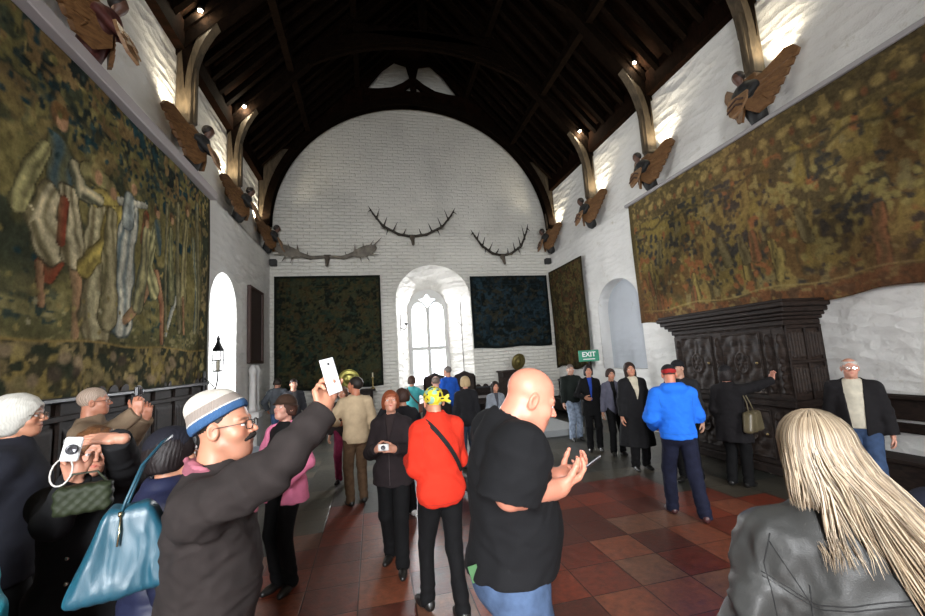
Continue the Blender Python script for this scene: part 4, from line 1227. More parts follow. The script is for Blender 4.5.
def MF(o, xa, ya):          # panel plane: x-axis xa, y-axis ya, normal xa x ya
    xa = Vector(xa); ya = Vector(ya); za = xa.cross(ya)
    return Matrix(((xa.x, ya.x, za.x, o[0]), (xa.y, ya.y, za.y, o[1]), (xa.z, ya.z, za.z, o[2]), (0, 0, 0, 1)))
cb = empty('carved_cupboard', (5.91, 5.52, 0), 0, 'massive black carved oak cupboard with heavy cornice against the right wall', 'cupboard')
CX0, CX1, CY0, CY1 = -.34, .36, -1.08, 1.12
MB().box(CX0+.05, CX1, CY0+.05, CY1-.05, .14, 2.16, .01).build('carcass', OAK, cb)
c = MB()
for i, (o, z0, z1) in enumerate(((.03, 2.12, 2.20), (.07, 2.20, 2.25), (.11, 2.25, 2.30), (.16, 2.30, 2.37), (.20, 2.37, 2.44), (.17, 2.44, 2.48))):
    c.box(CX0+.05-o, CX1, CY0+.05-o, CY1-.05+o, z0, z1, .012)
c.build('cornice', OAK, cb)
MB().box(CX0, CX1, CY0, CY1, 0, .14, .02).box(CX0-.03, CX1, CY0-.03, CY1+.03, .98, 1.08, .015).build('plinth_and_waist', OAK, cb)
fx = CX0+.05; ys = np.linspace(CY1-.05, CY0+.05, 4)
def front(y_hi, y_lo, z0, z1, fn, nm, amp=.035): return relief(nm, y_hi-y_lo, z1-z0, fn, cb, MF((fx-.004, y_hi, z0), (0, -1, 0), (0, 0, 1)), amp, .011)
segs_ = [(1.06, .90, 'p'), (.88, .32, 'd'), (.30, .12, 'p'), (.10, -.50, 'd'), (-.52, -.74, 'p')]
segs_ = [(1.07, .90, 'p'), (.88, .22, 'd'), (.20, .02, 'p'), (0., -.66, 'd'), (-.68, -.84, 'p')] + [(-.86, -1.03, 'p')]
for (z0, z1) in ((1.12, 2.08), (.20, .94)):
    for (a, b_, k) in segs_:
        if k == 'p': front(a, b_, z0, z1, figure_rel, 'carved_pilaster', .05)
        else:
            d = front(a, b_, z0+.02, z1-.02, scroll, 'door', .035)
            MB().lathe([(.004, 0), (.018, .005), (.020, .018), (.010, .03), (.004, .032)], 10, axis='x', M=Matrix.Translation((fx-.04, b_+.06, (z0+z1)/2)) @ Matrix.Scale(-1, 4, (1, 0, 0))).build('knob', plain((.25, .18, .08), .4, .8, name='old_brass'), d)
front(1.05, -1.03, 2.10, 2.19, lambda u, v, w, h: .5+.5*np.sin(u*80)*np.sin(v*PI), 'frieze', .02)
for i in range(2):
    for j, (z0, z1) in enumerate(((1.14, 1.56), (1.62, 2.06), (.22, .90))):
        x0 = fx+.05+i*.31; relief('linenfold_panel', .27, z1-z0, linen, cb, MF((x0, CY0+.046, z0), (1, 0, 0), (0, 0, 1)), .022, .009)
fr = MB()
for x in (fx, fx+.325, CX1-.045): fr.box(x, x+.045, CY0+.02, CY0+.06, .14, 2.12, .008)
for z in (.14, .92, 1.58, 2.07): fr.box(fx, CX1, CY0+.018, CY0+.06, z, z+.05, .008)
fr.build('side_frame', OAK, cb)

def settle(label, x, y0, y1, face, zt, open_=False, name='oak_settle'):
    """long high-backed bench along a wall; face=+1 looks to +x"""
    r = empty(name, (x, (y0+y1)/2, 0), 0, label, 'bench'); L = (y1-y0)/2
    s = face
    def B(x0, x1, *a, **k): q = sorted((x0*s, x1*s)); return (q[0], q[1], *a)
    MB().box(*B(.10, .50, -L, L, .44, .49), .012).build('seat', OAK, r)
    MB().box(*B(.44, .48, -L+.02, L-.02, .10, .44), .006).build('front_board', OAK, r)
    if not open_:
        MB().box(*B(.0, .05, -L, L, 0, zt-.05), .006).build('back_boards', OAK, r)
        n = max(2, int(2*L/.55)); w = 2*L/n
        for i in range(n):
            o = MF((.052*s, -L+(i+.08)*w if s > 0 else -L+(i+.92)*w, .60), (0, s, 0), (0, 0, 1))
            relief('back_panel', w*.84, zt-.88, linen if i % 2 else (lambda u, v, w, h: np.clip(np.minimum(np.minimum(u, 1-u)*w, np.minimum(v, 1-v)*h)/.03, 0, 1)), r, o, .018, .02, OAK)
        k = MB()
        for i in range(n+1): k.box(*B(.02, .085, -L+i*w-.025, -L+i*w+.025, .45, zt-.06), .008)
        k.box(*B(.02, .09, -L, L, zt-.24, zt-.18), .008); k.build('stiles', OAK, r)
        # pierced cresting
        q = MB(); m = int(2*L/.22)
        for i in range(m):
            yc = -L+(i+.5)*2*L/m; q.prism([(yc+.105*math.cos(t), zt-.06+.13*math.sin(t)) for t in np.linspace(0, PI, 9)], *(sorted((.03*s, .06*s))), axis='x')
        q.build('cresting', OAK2, r)
    else:
        MB().box(*B(.0, .07, -L, L, zt-.30, zt), .01).build('top_rail', OAK, r)
        MB().box(*B(.0, .05, -L, L, .72, .84), .01).build('middle_rail', OAK, r)
        for i in range(5): MB().box(*B(.0, .06, -L+i*(2*L-.08)/4, -L+.08+i*(2*L-.08)/4, 0, zt-.02), .01).build('post', OAK, r)
    MB().box(*B(-.0, .12, -L-.02, L+.02, zt-.06, zt-.01), .012).build('top_moulding', plain((.014, .016, .020), .4, name='oak_edge_sheen') if not open_ else OAK, r)  # on closed benches, bluish reflected light is put into the moulding colour
    for yy in (-L+.02, L-.08): MB().box(*B(.08, .48, yy, yy+.06, 0, .44), .01).build('end_support', OAK, r)
    return r
settle('long dark panelled oak bench with carved cresting under the left tapestry', LX+.02, -.5, 8.05, 1, 1.80)
settle('open-backed dark oak bench along the right wall beside the cupboard', RX-.02, -.6, 4.35, -1, 1.18, True)
settle('dark oak bench under the tapestry right of the window', 0, -.30, .45, 1, 1.0).location = (3.6, BY-.02, .0); bpy.data.objects['oak_settle.002'].rotation_euler = (0, 0, -PI/2)
settle('dark oak bench below the narrow far-corner tapestry', RX-.02, 10.6, 12.9, -1, 1.05)
# low table with a pale slab top near the left wall
def table(label, x, y, w, d, h, top, name='oak_table', rz=0, cat='table'):
    t = empty(name, (x, y, 0), rz, label, cat)
    MB().box(-w/2, w/2, -d/2, d/2, h-.05, h, .01).build('tabletop', top, t)
    MB().box(-w/2+.08, w/2-.08, -d/2+.06, d/2-.06, h-.16, h-.05, .006).build('apron', OAK, t)
    for sx in (-1, 1):
        for sy in (-1, 1):
            MB().lathe([(.04, 0), (.04, .08), (.03, .12), (.05, h*.4), (.03, h*.6), (.045, h-.18), (.045, h-.06)], 10, (sx*(w/2-.12), sy*(d/2-.1), 0)).build('leg', OAK, t, True)
    return t
table('low dark table with a pale bluish top by the left arch', -1.95, 7.1, .95, .7, .70, plain((.22, .26, .32), .5, name='pale_slab'))
table('long dark trestle table across the foot of the window', 1.9, 11.9, 3.2, .8, .76, OAK, rz=0).location.z = 0
sb = table('dark oak side table carrying the brass dish, below the square tapestry', -.35, 12.45, 1.6, .55, 1.21, OAK)
sb.location = (-.75, 12.3, 0)
ck = empty('oak_cupboard', (4.45, 12.60, .15), 0, 'small dark cupboard under the round dish, right of the window', 'cupboard')
MB().box(-.42, .42, -.28, .28, .0, 1.25, .01).build('body', OAK, ck); MB().box(-.47, .47, -.33, .30, 1.25, 1.31, .012).build('top', OAK2, ck)
for s in (-1, 1): relief('door', .36, .9, scroll, ck, MF((-.2+s*.2-.18, -.283, .2), (1, 0, 0), (0, 0, 1)), .02, .02)
def dish(label, loc, r, rot, col, grp=None):
    t = empty('round_dish', loc, 0, label, 'dish'); t.rotation_euler = rot
    MB().lathe([(.01, .05), (r*.25, .05), (r*.3, .035), (r*.55, .028), (r*.62, .04), (r*.72, .012), (r*.95, .0), (r, .008), (r*.98, -.006), (r*.6, .015), (.01, .03)], 40, axis='y', M=Matrix.Scale(-1, 4, (0, 1, 0))).build('bowl', plain(col, .32, .75, name='aged_brass'), t, True)
    MB().lathe([(.005, .06), (r*.12, .058), (r*.2, .045)], 24, axis='y', M=Matrix.Scale(-1, 4, (0, 1, 0))).build('boss', plain((.35, .30, .08), .3, .8, name='bright_brass'), t, True)
    return t
dish('round olive-brass dish standing before the square tapestry', (-.70, 12.30, 1.52), .31, (.22, 0, 0), (.30, .27, .07))
dish('round brass dish leaning on the small cupboard', (4.62, 12.45, 1.72), .27, (.25, .1, .3), (.25, .20, .07))
cs = empty('candlestick', (-.02, 12.3, 1.21), 0, 'slim brass candlestick beside the round dish', 'candlestick')
MB().lathe([(.07, 0), (.07, .02), (.02, .05), (.015, .12), (.03, .15), (.015, .18), (.02, .3), (.04, .32), (.04, .34)], 12).build('stem', plain((.30, .22, .08), .35, .8, name='candlestick_brass'), cs, True)
MB().lathe([(.018, .34), (.018, .46), (.012, .47)], 10).build('candle', plain((.6, .55, .4), .6, name='wax'), cs, True)
# throne-backed chairs at the window
def throne(label, x, y, rz):
    t = empty('high_backed_chair', (x, y, 0), rz, label, 'chair', 'high-backed oak chairs at the window table')
    MB().box(-.30, .30, -.26, .26, .44, .50, .012).build('seat', OAK, t)
    MB().box(-.30, .30, -.30, -.24, .45, 1.42, .012).prism([(-.30, 1.42), (.30, 1.42), (.26, 1.50), (.14, 1.53), (0, 1.60), (-.14, 1.53), (-.26, 1.50)], -.30, -.24).build('backrest', OAK, t)
    for sx in (-1, 1):
        MB().box(sx*.30-.03, sx*.30+.03, -.30, .26, .70, .75, .012).build('arm', OAK, t)
        for yy in (-.27, .23): MB().box(sx*.28-.03, sx*.28+.03, yy-.03, yy+.03, 0, .72 if yy > 0 else 1.45, .008).build('leg', OAK, t)
throne('tall dark chair back showing against the window, left one', 1.62, 11.2, 0)
throne('tall dark chair back showing against the window, right one', 2.45, 11.2, 0)

# ------------------------------------------------------------------ ironwork
IRON = plain((.012, .012, .013), .5, .6, name='black_iron')
ln = empty('wall_lantern', (LX+.08, 7.98, 1.98), 0, 'black iron wall lantern on a scrolled bracket beside the bright arch', 'lantern')
m = MB(); m.tube([(0, 0, -.38), (.10, 0, -.36), (.26, 0, -.26), (.30, 0, -.12), (.30, 0, -.02)], .014, 6); m.tube([(0, 0, -.1), (.12, 0, -.16), (.22, 0, -.25)], .010, 6); m.box(0, .02, -.05, .05, -.45, 0, .004); m.build('bracket', IRON, ln)
m = MB(); m.lathe([(.09, -.02), (.10, 0), (.03, .0)], 8, (.30, 0, 0)); m.lathe([(.11, .30), (.12, .32), (.06, .40), (.03, .46), (.04, .49), (.01, .54)], 8, (.30, 0, 0))
for k in range(8):
    a = 2*PI*k/8; m.tube([(.30+.09*math.cos(a), .09*math.sin(a), 0), (.30+.12*math.cos(a), .12*math.sin(a), .15), (.30+.105*math.cos(a), .105*math.sin(a), .31)], .006, 5)
m.tube([(.30+.12*math.cos(a), .12*math.sin(a), .16) for a in np.linspace(0, 2*PI, 17)], .006, 5); m.build('cage', IRON, ln)
MB().lathe([(.03, 0), (.03, .14), (.006, .17)], 10, (.30, 0, 0)).build('candle', plain((.55, .5, .38), .6, name='wax_dull'), ln, True)
ln.scale = (.75, 1.15, 1.15)
def sconce(label, x, y, z, s):
    r = empty('iron_sconce', (x, y, z), 0, label, 'sconce')
    MB().box(-.0, s*.02, -.03, .03, -.1, .45, .004).tube([(0, 0, 0), (s*.14, 0, -.06), (s*.2, 0, .02), (s*.2, 0, .10)], .012, 6).build('bracket', IRON, r)
    MB().lathe([(.02, .10), (.06, .14), (.06, .16)], 10, (s*.2, 0, 0)).build('drip_pan', IRON, r)
sconce('small black iron sconce on the left side of the window recess', .92, 13.35, 3.05, 1)
pk = empty('iron_candle_pole', (3.02, 13.45, .3), 0, 'thin tall iron pole on the right side of the window recess', 'pole')
MB().tube([(0, 0, 0), (0, 0, 3.6)], .014, 6).build('shaft', IRON, pk); MB().tube([(-.12, 0, 2.9), (0, 0, 2.75), (.12, 0, 2.9)], .012, 6).build('cross_arm', IRON, pk)
for i, (x, s) in enumerate(((LX+.12, 1), (RX-.12, -1))):
    t = empty('wall_loudspeaker', (x, 12.9, 5.18), 0, ('small black box speaker high in the left far corner', 'small black box speaker high in the right far corner')[i], 'speaker', 'corner speakers')
    MB().box(-.10, .10, -.09, .09, -.10, .10, .015).build('housing', plain((.02, .02, .02), .6, name='black_plastic'), t)
    MB().box(-.03, .03, .05, .12, -.02, .02).build('mount', IRON, t)
# exit sign on a slim post
es = empty('exit_sign', (5.35, 9.3, 0), 0, 'green EXIT sign with white letters near the far right corner', 'sign'); es.rotation_euler = (0, 0, math.radians(-12))
MB().box(-.26, .26, -.012, .012, 1.67, 1.95, .006).build('board', plain((.01, .24, .13), .45, name='sign_green'), es)
MB().lathe([(.018, 0), (.018, 1.68)], 8, (0, .02, 0)).build('post', IRON, es); MB().lathe([(.16, 0), (.16, .015), (.02, .03)], 20, (0, .02, 0)).build('foot', IRON, es)
def text(body, size, M, mat, parent, name='lettering'):
    cu = bpy.data.curves.new('t', 'FONT'); cu.body = body; cu.size = size; cu.extrude = .002; cu.align_x = 'CENTER'; cu.align_y = 'CENTER'; cu.offset = .004
    t = bpy.data.objects.new('t', cu); COL.objects.link(t); dg = bpy.context.evaluated_depsgraph_get()
    me = bpy.data.meshes.new_from_object(t.evaluated_get(dg)); bpy.data.objects.remove(t); me.name = name
    me.materials.clear(); me.materials.append(mat); me.transform(M); o = bpy.data.objects.new(name, me); COL.objects.link(o); o.parent = parent; return o
WHITE = plain((.8, .8, .8), .5, name='sign_white')
text('EXIT', .17, Matrix.Translation((0, -.015, 1.84)) @ MXZ, WHITE, es)
MB().box(-.15, .15, -.016, -.010, 1.715, 1.735).build('underline', WHITE, es)

# ------------------------------------------------------------------ antlers
def antlers(name, label, loc, h, mats, fn_list, sk):
    t = empty(name, loc, 0, label, 'antlers')
    for s in (-1, 1):
        V, Q = None, None
        def d(P, s=s):
            P = P.copy(); P[:, 0] *= s; o = None
            for q in fn_list[0 if s < 0 else 1]:
                e = q(P); o = e if o is None else smin(o, e, .03)
            return o+.003*wob(P, 3, 50)
        b = sk['box']; lo = [-b[0] if s < 0 else 0, -.5, -.6]; hi = [0.02 if s < 0 else b[0], .1, b[1]]
        sdf_obj('antler', d, lo, hi, .016, mats, t)
    def skull(P): return smin(smin(ell(P, (0, -.10, 0), (.085, .11, .09)), seg(P, (0, -.16, -.03), (0, -.30, -.28), .07, .045), .04), seg(P, (-.08, -.08, .08), (.08, -.08, .08), .04), .03)
    sdf_obj('skull', skull, (-.2, -.4, -.35), (.2, .1, .2), .014, plain((.10, .08, .06), .7, name='old_skull'), t)
    return t
ANT = cloth((.035, .028, .020), .6, .5, 40, .4, name='antler_horn')
ANT2 = cloth((.17, .15, .12), .6, .5, 40, .4, name='pale_antler')
S_ = lambda a, b, r1, r2: (lambda P: seg(P, a, b, r1, r2))
def deer(sc, tip, flat=1):
    L = [S_((.05, -.08, .06), (.45*sc, -.16, .10), 0.0473, 0.0416), S_((.45*sc, -.16, .10), (.95*sc, -.25, .35), 0.0432, 0.0364), S_((.95*sc, -.25, .35), (1.25*sc, -.30, tip*.72), 0.0378, 0.0286), S_((1.25*sc, -.30, tip*.72), (1.40*sc, -.25, tip), 0.0297, 0.0104),
         S_((.30*sc, -.12, .08), (.20*sc, -.30, .26), 0.0297, 0.0091), S_((.62*sc, -.2, .2), (.48*sc, -.34, .46), 0.0297, 0.0091), S_((.92*sc, -.25, .34), (.80*sc, -.3, .66), 0.0297, 0.0091), S_((1.15*sc, -.28, .58), (1.02*sc, -.30, tip*.95), 0.0270, 0.0078), S_((.8*sc, -.22, .28), (1.05*sc, -.36, .24), 0.0243, 0.0078)]
    L += [S_((.78*sc, -.22, .27), (.86*sc, -.30, .02), 0.0243, 0.0078), S_((1.32*sc, -.28, tip*.85), (1.45*sc, -.3, tip*.75), 0.0216, 0.0078)]
    return L
antlers('mounted_antlers', 'wide branching dark antlers above the window, the middle ones', (1.40, BY, 6.0), .016, ANT, (deer(1.0, 1.02), deer(1.06, 1.02)), dict(box=(1.75, 1.3)))
da = deer(.72, 1.0)
antlers('mounted_antlers', 'smaller steep dark antlers above the right back tapestry', (4.50, BY, 5.35), .016, ANT, (deer(.80, .92), deer(.70, 1.15)), dict(box=(1.4, 1.4)))
def elk():
    L = [S_((.05, -.08, .05), (.5, -.16, .0), 0.0473, 0.0494), S_((.5, -.16, .0), (.85, -.2, .12), 0.0607, 0.0780)]
    L.append(lambda P: ell(P, (1.16, -.22, .20), (.40, .035, .17), ry(-.34)))
    for a, b in (((1.40, -.22, .34), (1.72, -.25, .66)), ((1.30, -.22, .33), (1.46, -.3, .56)), ((1.1, -.24, .27), (1.12, -.34, .46)), ((.85, -.22, .2), (.86, -.32, .42)), ((1.35, -.2, .1), (1.6, -.3, .05)), ((1.2, -.2, .05), (1.3, -.3, -.16)), ((1.0, -.2, .05), (1.05, -.3, -.2)), ((.6, -.16, .0), (.55, -.34, .16))):
        L.append(S_(a, b, .030, .008))
    return L
antlers('elk_antlers', 'broad palmate pale antlers above the square left tapestry', (-1.30, BY, 5.32), .016, ANT2, (elk(), elk()), dict(box=(1.9, .8)))

# ------------------------------------------------------------------ winged figure corbels
WING = wood((.10, .045, .016), (.21, .105, .040), .55, (4, 4, 9), 'painted_wing_wood')
GOWN = cloth((.022, .022, .022), .6, .3, 60, .5)
MAR = cloth((.07, .018, .014), .6, .3, 60, .5)
SHLD = wood((.18, .09, .04), (.30, .17, .08), .5, (4, 4, 9), 'shield_wood')
def corbel(side, y, label, gown, shield):
    e = UL if side < 0 else UR
    t = empty('winged_corbel', (e, y, 5.90), 0 if side < 0 else PI, label, 'carved corbel', 'winged figure corbels under the roof posts')
    # local: +x into the room, y along the wall
    for s in (-1, 1):
        top = [(.10, .14), (.26, .20), (.40, .32), (.52, .43), (.62, .42)]; bot = []
        pts = [(.04, .10)]+top
        n = 6
        for i in range(n):
            u = i/n; y0 = .67-.40*u; z0 = .33-.70*u
            pts += [(y0, z0), (y0-.035, z0-.09), (y0-.085, z0-.10)]
        pts += [(.14, -.42), (.02, -.30)]
        pl = MB(); V = []; m = len(pts)
        for d in (0, .05):
            for (a, b) in pts: V.append((.05+d+.42*(1-a/.70)**1.1 if a < .70 else .05+d, s*a*.98, b+.04))
        F = [tuple(range(m)), tuple(range(2*m-1, m-1, -1))]+[(i, i+m, (i+1) % m+m, (i+1) % m) for i in range(m)]
        pl.add(V, F)
        w = pl.build('wing', WING, t)
        fe = MB()
        for k in range(5):
            a0 = (.16+.02*k, .02-.05*k); a1 = (.60-.08*k, .24-.125*k)
            fe.tube([(.11+.42*(1-a/.70)**1.1, s*a*.98, b+.04) for a, b in [(a0[0]+(a1[0]-a0[0])*q, a0[1]+(a1[1]-a0[1])*q) for q in (0, .33, .66, 1)]], [.014, .012, .010, .006], 5)
        fe.build('feather_ridges', WING, w)
    def body(P):
        d = seg(P, (.40, 0, .08), (.24, 0, -.36), .16, .13); d = smin(d, seg(P, (.42, -.13, .10), (.42, .13, .10), .075), .05)
        d = smin(d, seg(P, (.43, -.17, .08), (.58, -.09, -.10), .055, .04), .03); d = smin(d, seg(P, (.43, .17, .08), (.58, .09, -.10), .055, .04), .03)
        return d-.012*ridged(P, 3, 22, (1, 1, .3))
    sdf_obj('robed_torso', body, (0, -.3, -.48), (.75, .3, .25), .016, gown, t)
    def hd(P):
        d = ell(P, (.54, 0, .30), (.085, .072, .095)); d = smin(d, ell(P, (.615, 0, .28), (.02, .012, .02)), .015); d = smin(d, seg(P, (.45, 0, .12), (.53, 0, .24), .05), .03)
        return d
    sdf_obj('head', hd, (.35, -.15, .05), (.70, .15, .45), .012, plain((.10, .045, .028), .5, name='carved_face'), t)
    def hr(P): return smax(ell(P, (.52, 0, .325), (.098, .09, .095)), -ell(P, (.63, 0, .27), (.06, .075, .10)), .01)
    sdf_obj('hair', hr, (.38, -.15, .2), (.65, .15, .45), .012, plain((.015, .010, .008), .6, name='carved_hair'), t)
    sh = MB(); pg = [(-.17, .10), (.17, .10), (.18, -.06), (.10, -.24), (0, -.34), (-.10, -.24), (-.18, -.06)]
    M = Matrix.Translation((.60, 0, -.12)) @ Matrix.Rotation(math.radians(-18), 4, 'Y')
    V = [tuple(M @ Vector((d+(.03 if abs(a) < .05 else 0), a, b))) for d in (0, .035) for a, b in pg]; m = len(pg)
    sh.add(V, [tuple(range(m)), tuple(range(2*m-1, m-1, -1))]+[(i, i+m, (i+1) % m+m, (i+1) % m) for i in range(m)])
    so = sh.build('shield', SHLD, t)
    ch = MB()
    for k in range(2):
        zz = .02-.11*k
        for s in (-1, 1):
            q = [(.045, 0, zz+.03), (.045, 0, zz-.01), (.045, s*.14, zz-.09), (.045, s*.14, zz-.05)]
            V = [tuple(M @ Vector((x+d, y_, z_))) for d in (0, .012) for x, y_, z_ in q]
            ch.add(V, [(0, 1, 2, 3), (7, 6, 5, 4), (0, 4, 5, 1), (1, 5, 6, 2), (2, 6, 7, 3), (3, 7, 4, 0)])
    ch.build('chevrons', shield, so)
    # small stone rest under the post
    MB().box(0, .34, -.13, .13, .16, .36, .02).build('post_rest', WING, t)
    return t
DKR = plain((.05, .015, .012), .5, name='shield_paint')
for y, (a, b) in zip(TY+[12.72], (('largest winged corbel on the left wall, at the top edge of the picture', 'largest winged corbel on the right wall, dark-haired figure with a chevron shield'),
        ('second winged corbel on the left wall, above the tapestry end', 'second winged corbel on the right wall, above the tapestry corner'),
        ('third winged corbel on the left wall, above the bright arch', 'third winged corbel on the right wall, above the blind arch'),
        ('farthest winged corbel, in the left far corner', 'farthest winged corbel, in the right far corner'))):
    corbel(-1, y, a, MAR if y < 7 else GOWN, SHLD); corbel(1, y, b, GOWN, DKR)
# ------------------------------------------------------------------ the visitors
SK = (.50, .235, .145); SKR = (.56, .22, .14); SKD = (.36, .18, .11)
BLK = (.0045, .0045, .005); NAVY = (.012, .015, .032); JEAN = (.06, .095, .17); LJEAN = (.22, .27, .35)
def beaniecol(Q):
    t = Q[:, 2]-(.026+.42*(Q[:, 1]+.02)); c = np.tile([.50, .46, .40], (len(Q), 1))
    c[(t > .038) & (t < .075)] = (.25, .21, .18); c[t < .034] = (.035, .09, .20); c[(t < .039) & (t > .034)] = (.55, .53, .5); return c
def bandcol(Q):
    w = wob(Q.astype(f32), 31, 55); w2 = wob(Q.astype(f32), 32, 75); c = np.tile([.62, .50, .03], (len(Q), 1))
    c[w > .25] = (.25, .42, .30); c[w2 > .45] = (.02, .02, .02); c[(w < -.45)] = (.70, .62, .08); c[(w2 < -.62)] = (.015, .015, .015); return c
def logo_tee(P):
    c = np.tile([.006, .006, .007], (len(P), 1))
    d = np.hypot((P[:, 0]+.085)/.035, (P[:, 2]-1.31)/.032); m = (P[:, 1] > .05) & (d < 1); c[m] = (.05, .02, .018)
    m = (P[:, 1] > .05) & (d < .75) & (np.sin(P[:, 2]*420)*np.sin(P[:, 0]*330) > -.1); c[m] = (.30, .22, .20); return c

# --- beanie man with raised phone
A = person('man in a cream and blue beanie and glasses, raising a white phone', (-.65, 1.83), -82, 1.845, dict(name='fleece', col=(.022, .017, .016), collar=True, ch=.022, hem=.86, t=.022, bump=.5, fold=.0095),
    dict(col=(.02, .022, .03)), skin=(.50, .225, .14), hair=dict(type='short', k=.925), haircol=(.02, .014, .010), hat=dict(type='beanie', colfn=beaniecol, k=1.25), glasses=(.05, .035, .03), moustache=(.015, .010, .008), stubble=.35,
    head=(-13, 9, 0), scarf=(.30, .10, .13), g=1.24, lean=3, hfwd=.018, R=dict(w=onY(325, 411, 1.68), pole=(.8, -.3, -.55), fw=(-.22, .05, 1), pw=(.85, -.5, .05), curl=(.75, .8, .85, .9), thumb=(.5, .8, .45), thcurl=.3),
    L=dict(h=(-.26, -.06, .88)), res=.0075, hres=.0032, seed=3, fat=.25)
def phone(label, c, up, nrm_, w=.072, h=.145, col=(.75, .75, .76), grp=None):
    up = Vector(up).normalized(); n = Vector(nrm_); n = (n-up*n.dot(up)).normalized(); x = up.cross(n)
    t = empty('smartphone', c, 0, label, 'phone'); t.rotation_euler = Matrix((x, up, n)).transposed().to_euler()
    MB().box(-w/2, w/2, -h/2, h/2, -.004, .004, .003).build('body', plain(col, .3, name='phone_shell'), t)
    MB().box(-w/2+.004, w/2-.004, -h/2+.008, h/2-.008, -.0046, -.0035).build('screen', plain((.01, .012, .015), .08, name='phone_screen'), t)
    MB().lathe([(.005, .0), (.005, .0052), (.0035, .0056)], 12, (0, h/2-.022, 0)).build('camera_lens', plain((.02, .02, .02), .2, name='phone_lens'), t)
    return t
phone('white smartphone held high in the beanie man\'s raised hand', onY(331, 376, 1.66), (-.27, .0, 1), (1.0, -.80, .1), .070, .140)
# --- bald man
G = person('bald man in a black T-shirt and jeans looking down at his phone', (.535, 1.72), -94, 1.97, dict(name='tshirt', col=(.010, .010, .012), hem=.955, sleeve=.50, t=.020, mat=vcol(.9, 'black_jersey', .3, 200, .25, bdist=.002), colfn=logo_tee, fold=.007),
    dict(name='jeans', col=JEAN, var=.35, t=.004), skin=(.62, .25, .165), haircol=(.10, .05, .035), brow=(.30, .16, .10), fat=1, g=1.34, head=(-2, -22, 0), lean=3, hdrop=.060, hfwd=.035,
    R=dict(w=onY(559, 488, 1.60), ew=onY(510, 494, 1.50), pole=(1, -.35, -.25), pw=(.1, .45, .9), fw=(.95, .2, .25), curl=(.45, .55, .6, .65), thumb=(.6, .75, .4)),
    L=dict(w=onY(561, 477, 1.84), pole=(-1, -.2, -.5), pw=(.1, -.3, 1), fw=(.9, -.15, .30), curl=(.5, .55, .55, .6), thumb=(.55, .8, .6)), res=.0085, hres=.0032, seed=5, shoes=(.03, .025, .02))
phone('dark smartphone in the bald man\'s hands', onY(588, 466, 1.68), (.72, -.1, .42), (-.35, -.3, -.9), .068, .135, (.05, .05, .055))
lf = empty('folded_leaflet', onY(474, 572, 1.64), -.2, 'green and white folded leaflet tucked in the bald man\'s back pocket', 'leaflet'); lf.rotation_euler = (.1, -.25, -.2); lf.scale = (.6, 1, .55)
for k, c_ in enumerate(((.05, .13, .05), (.4, .42, .36))):
    MB().box(-.030+.008*k, .030+.008*k, -.004+.006*k, .000+.006*k, -.07, .05-.015*k, .001).build('page', plain(c_, .6, name='leaflet_paper'), lf)
# --- red fleece and bandana
J = person('woman in a bright red fleece and yellow patterned bandana, back turned', (.49, 3.28), 20, 1.75, dict(name='fleece', col=(.62, .030, .012), hem=.83, t=.026, collar=True, ch=.045, bump=.5, var=.08, fold=.006), dict(col=BLK, w=.85), fem=True, skin=SK,
    hair=dict(type='short'), haircol=(.25, .18, .12), hat=dict(type='bandana', colfn=bandcol, side=1), R=dict(h=(.16, .30, 1.10), pole=(.4, -.6, -.9)), L=dict(h=(-.12, .30, 1.12), pole=(-.3, -.6, -.9)), head=(-12, -4, 0), lean=3, g=1.12, hdrop=.03,
    feet=((.05, -.16, 10), (-.08, .16, -4)), res=.010, seed=8)
def strap_bag(P, label, side, col, w=.02, size=(.22, .09, .18), z=.90, bag=True, name='crossbody_bag', yoff=-.01):
    """band over the shoulder opposite to side, bag on the hip"""
    t = empty(name, (P['pos'][0], P['pos'][1], 0), P['yaw'], label, 'bag'); S = P['S']; m = MB()
    g = 1.0
    pts = []
    for k in np.linspace(0, 2*PI, 33):
        u = .5+.5*math.cos(k)           # 1 at shoulder
        x = side*(.17-.29*u); yy = math.sin(k)*(.135+.018*u*(1-u)*4)
        zz = z+.10+(1.47-z-.10)*u
        pts.append((x*S, (yy+yoff)*S, zz*S))
    for dz in (-1, 0, 1):
        m.tube([(p[0]+.006*dz*side, p[1], p[2]+.011*dz) for p in pts], .0065, 6)
    m.build('strap', cloth(col, .7, .3), t, True)
    if bag:
        def bf(Q): return rbox(Q, (side*.23*S, 0, z*S), (size[1]/2, size[0]/2, size[2]/2), .03)-.004*wob(Q, 2, 25)
        sdf_obj('pouch', bf, (side*.23*S-.2, -.3, z*S-.3), (side*.23*S+.2, .3, z*S+.3), .012, cloth(col, .6, .3), t)
    return t
strap_bag(J, 'black crossbody bag strapped over the red fleece', 1, (.012, .012, .012), bag=True, size=(.14, .05, .12), z=.92, yoff=-.005)
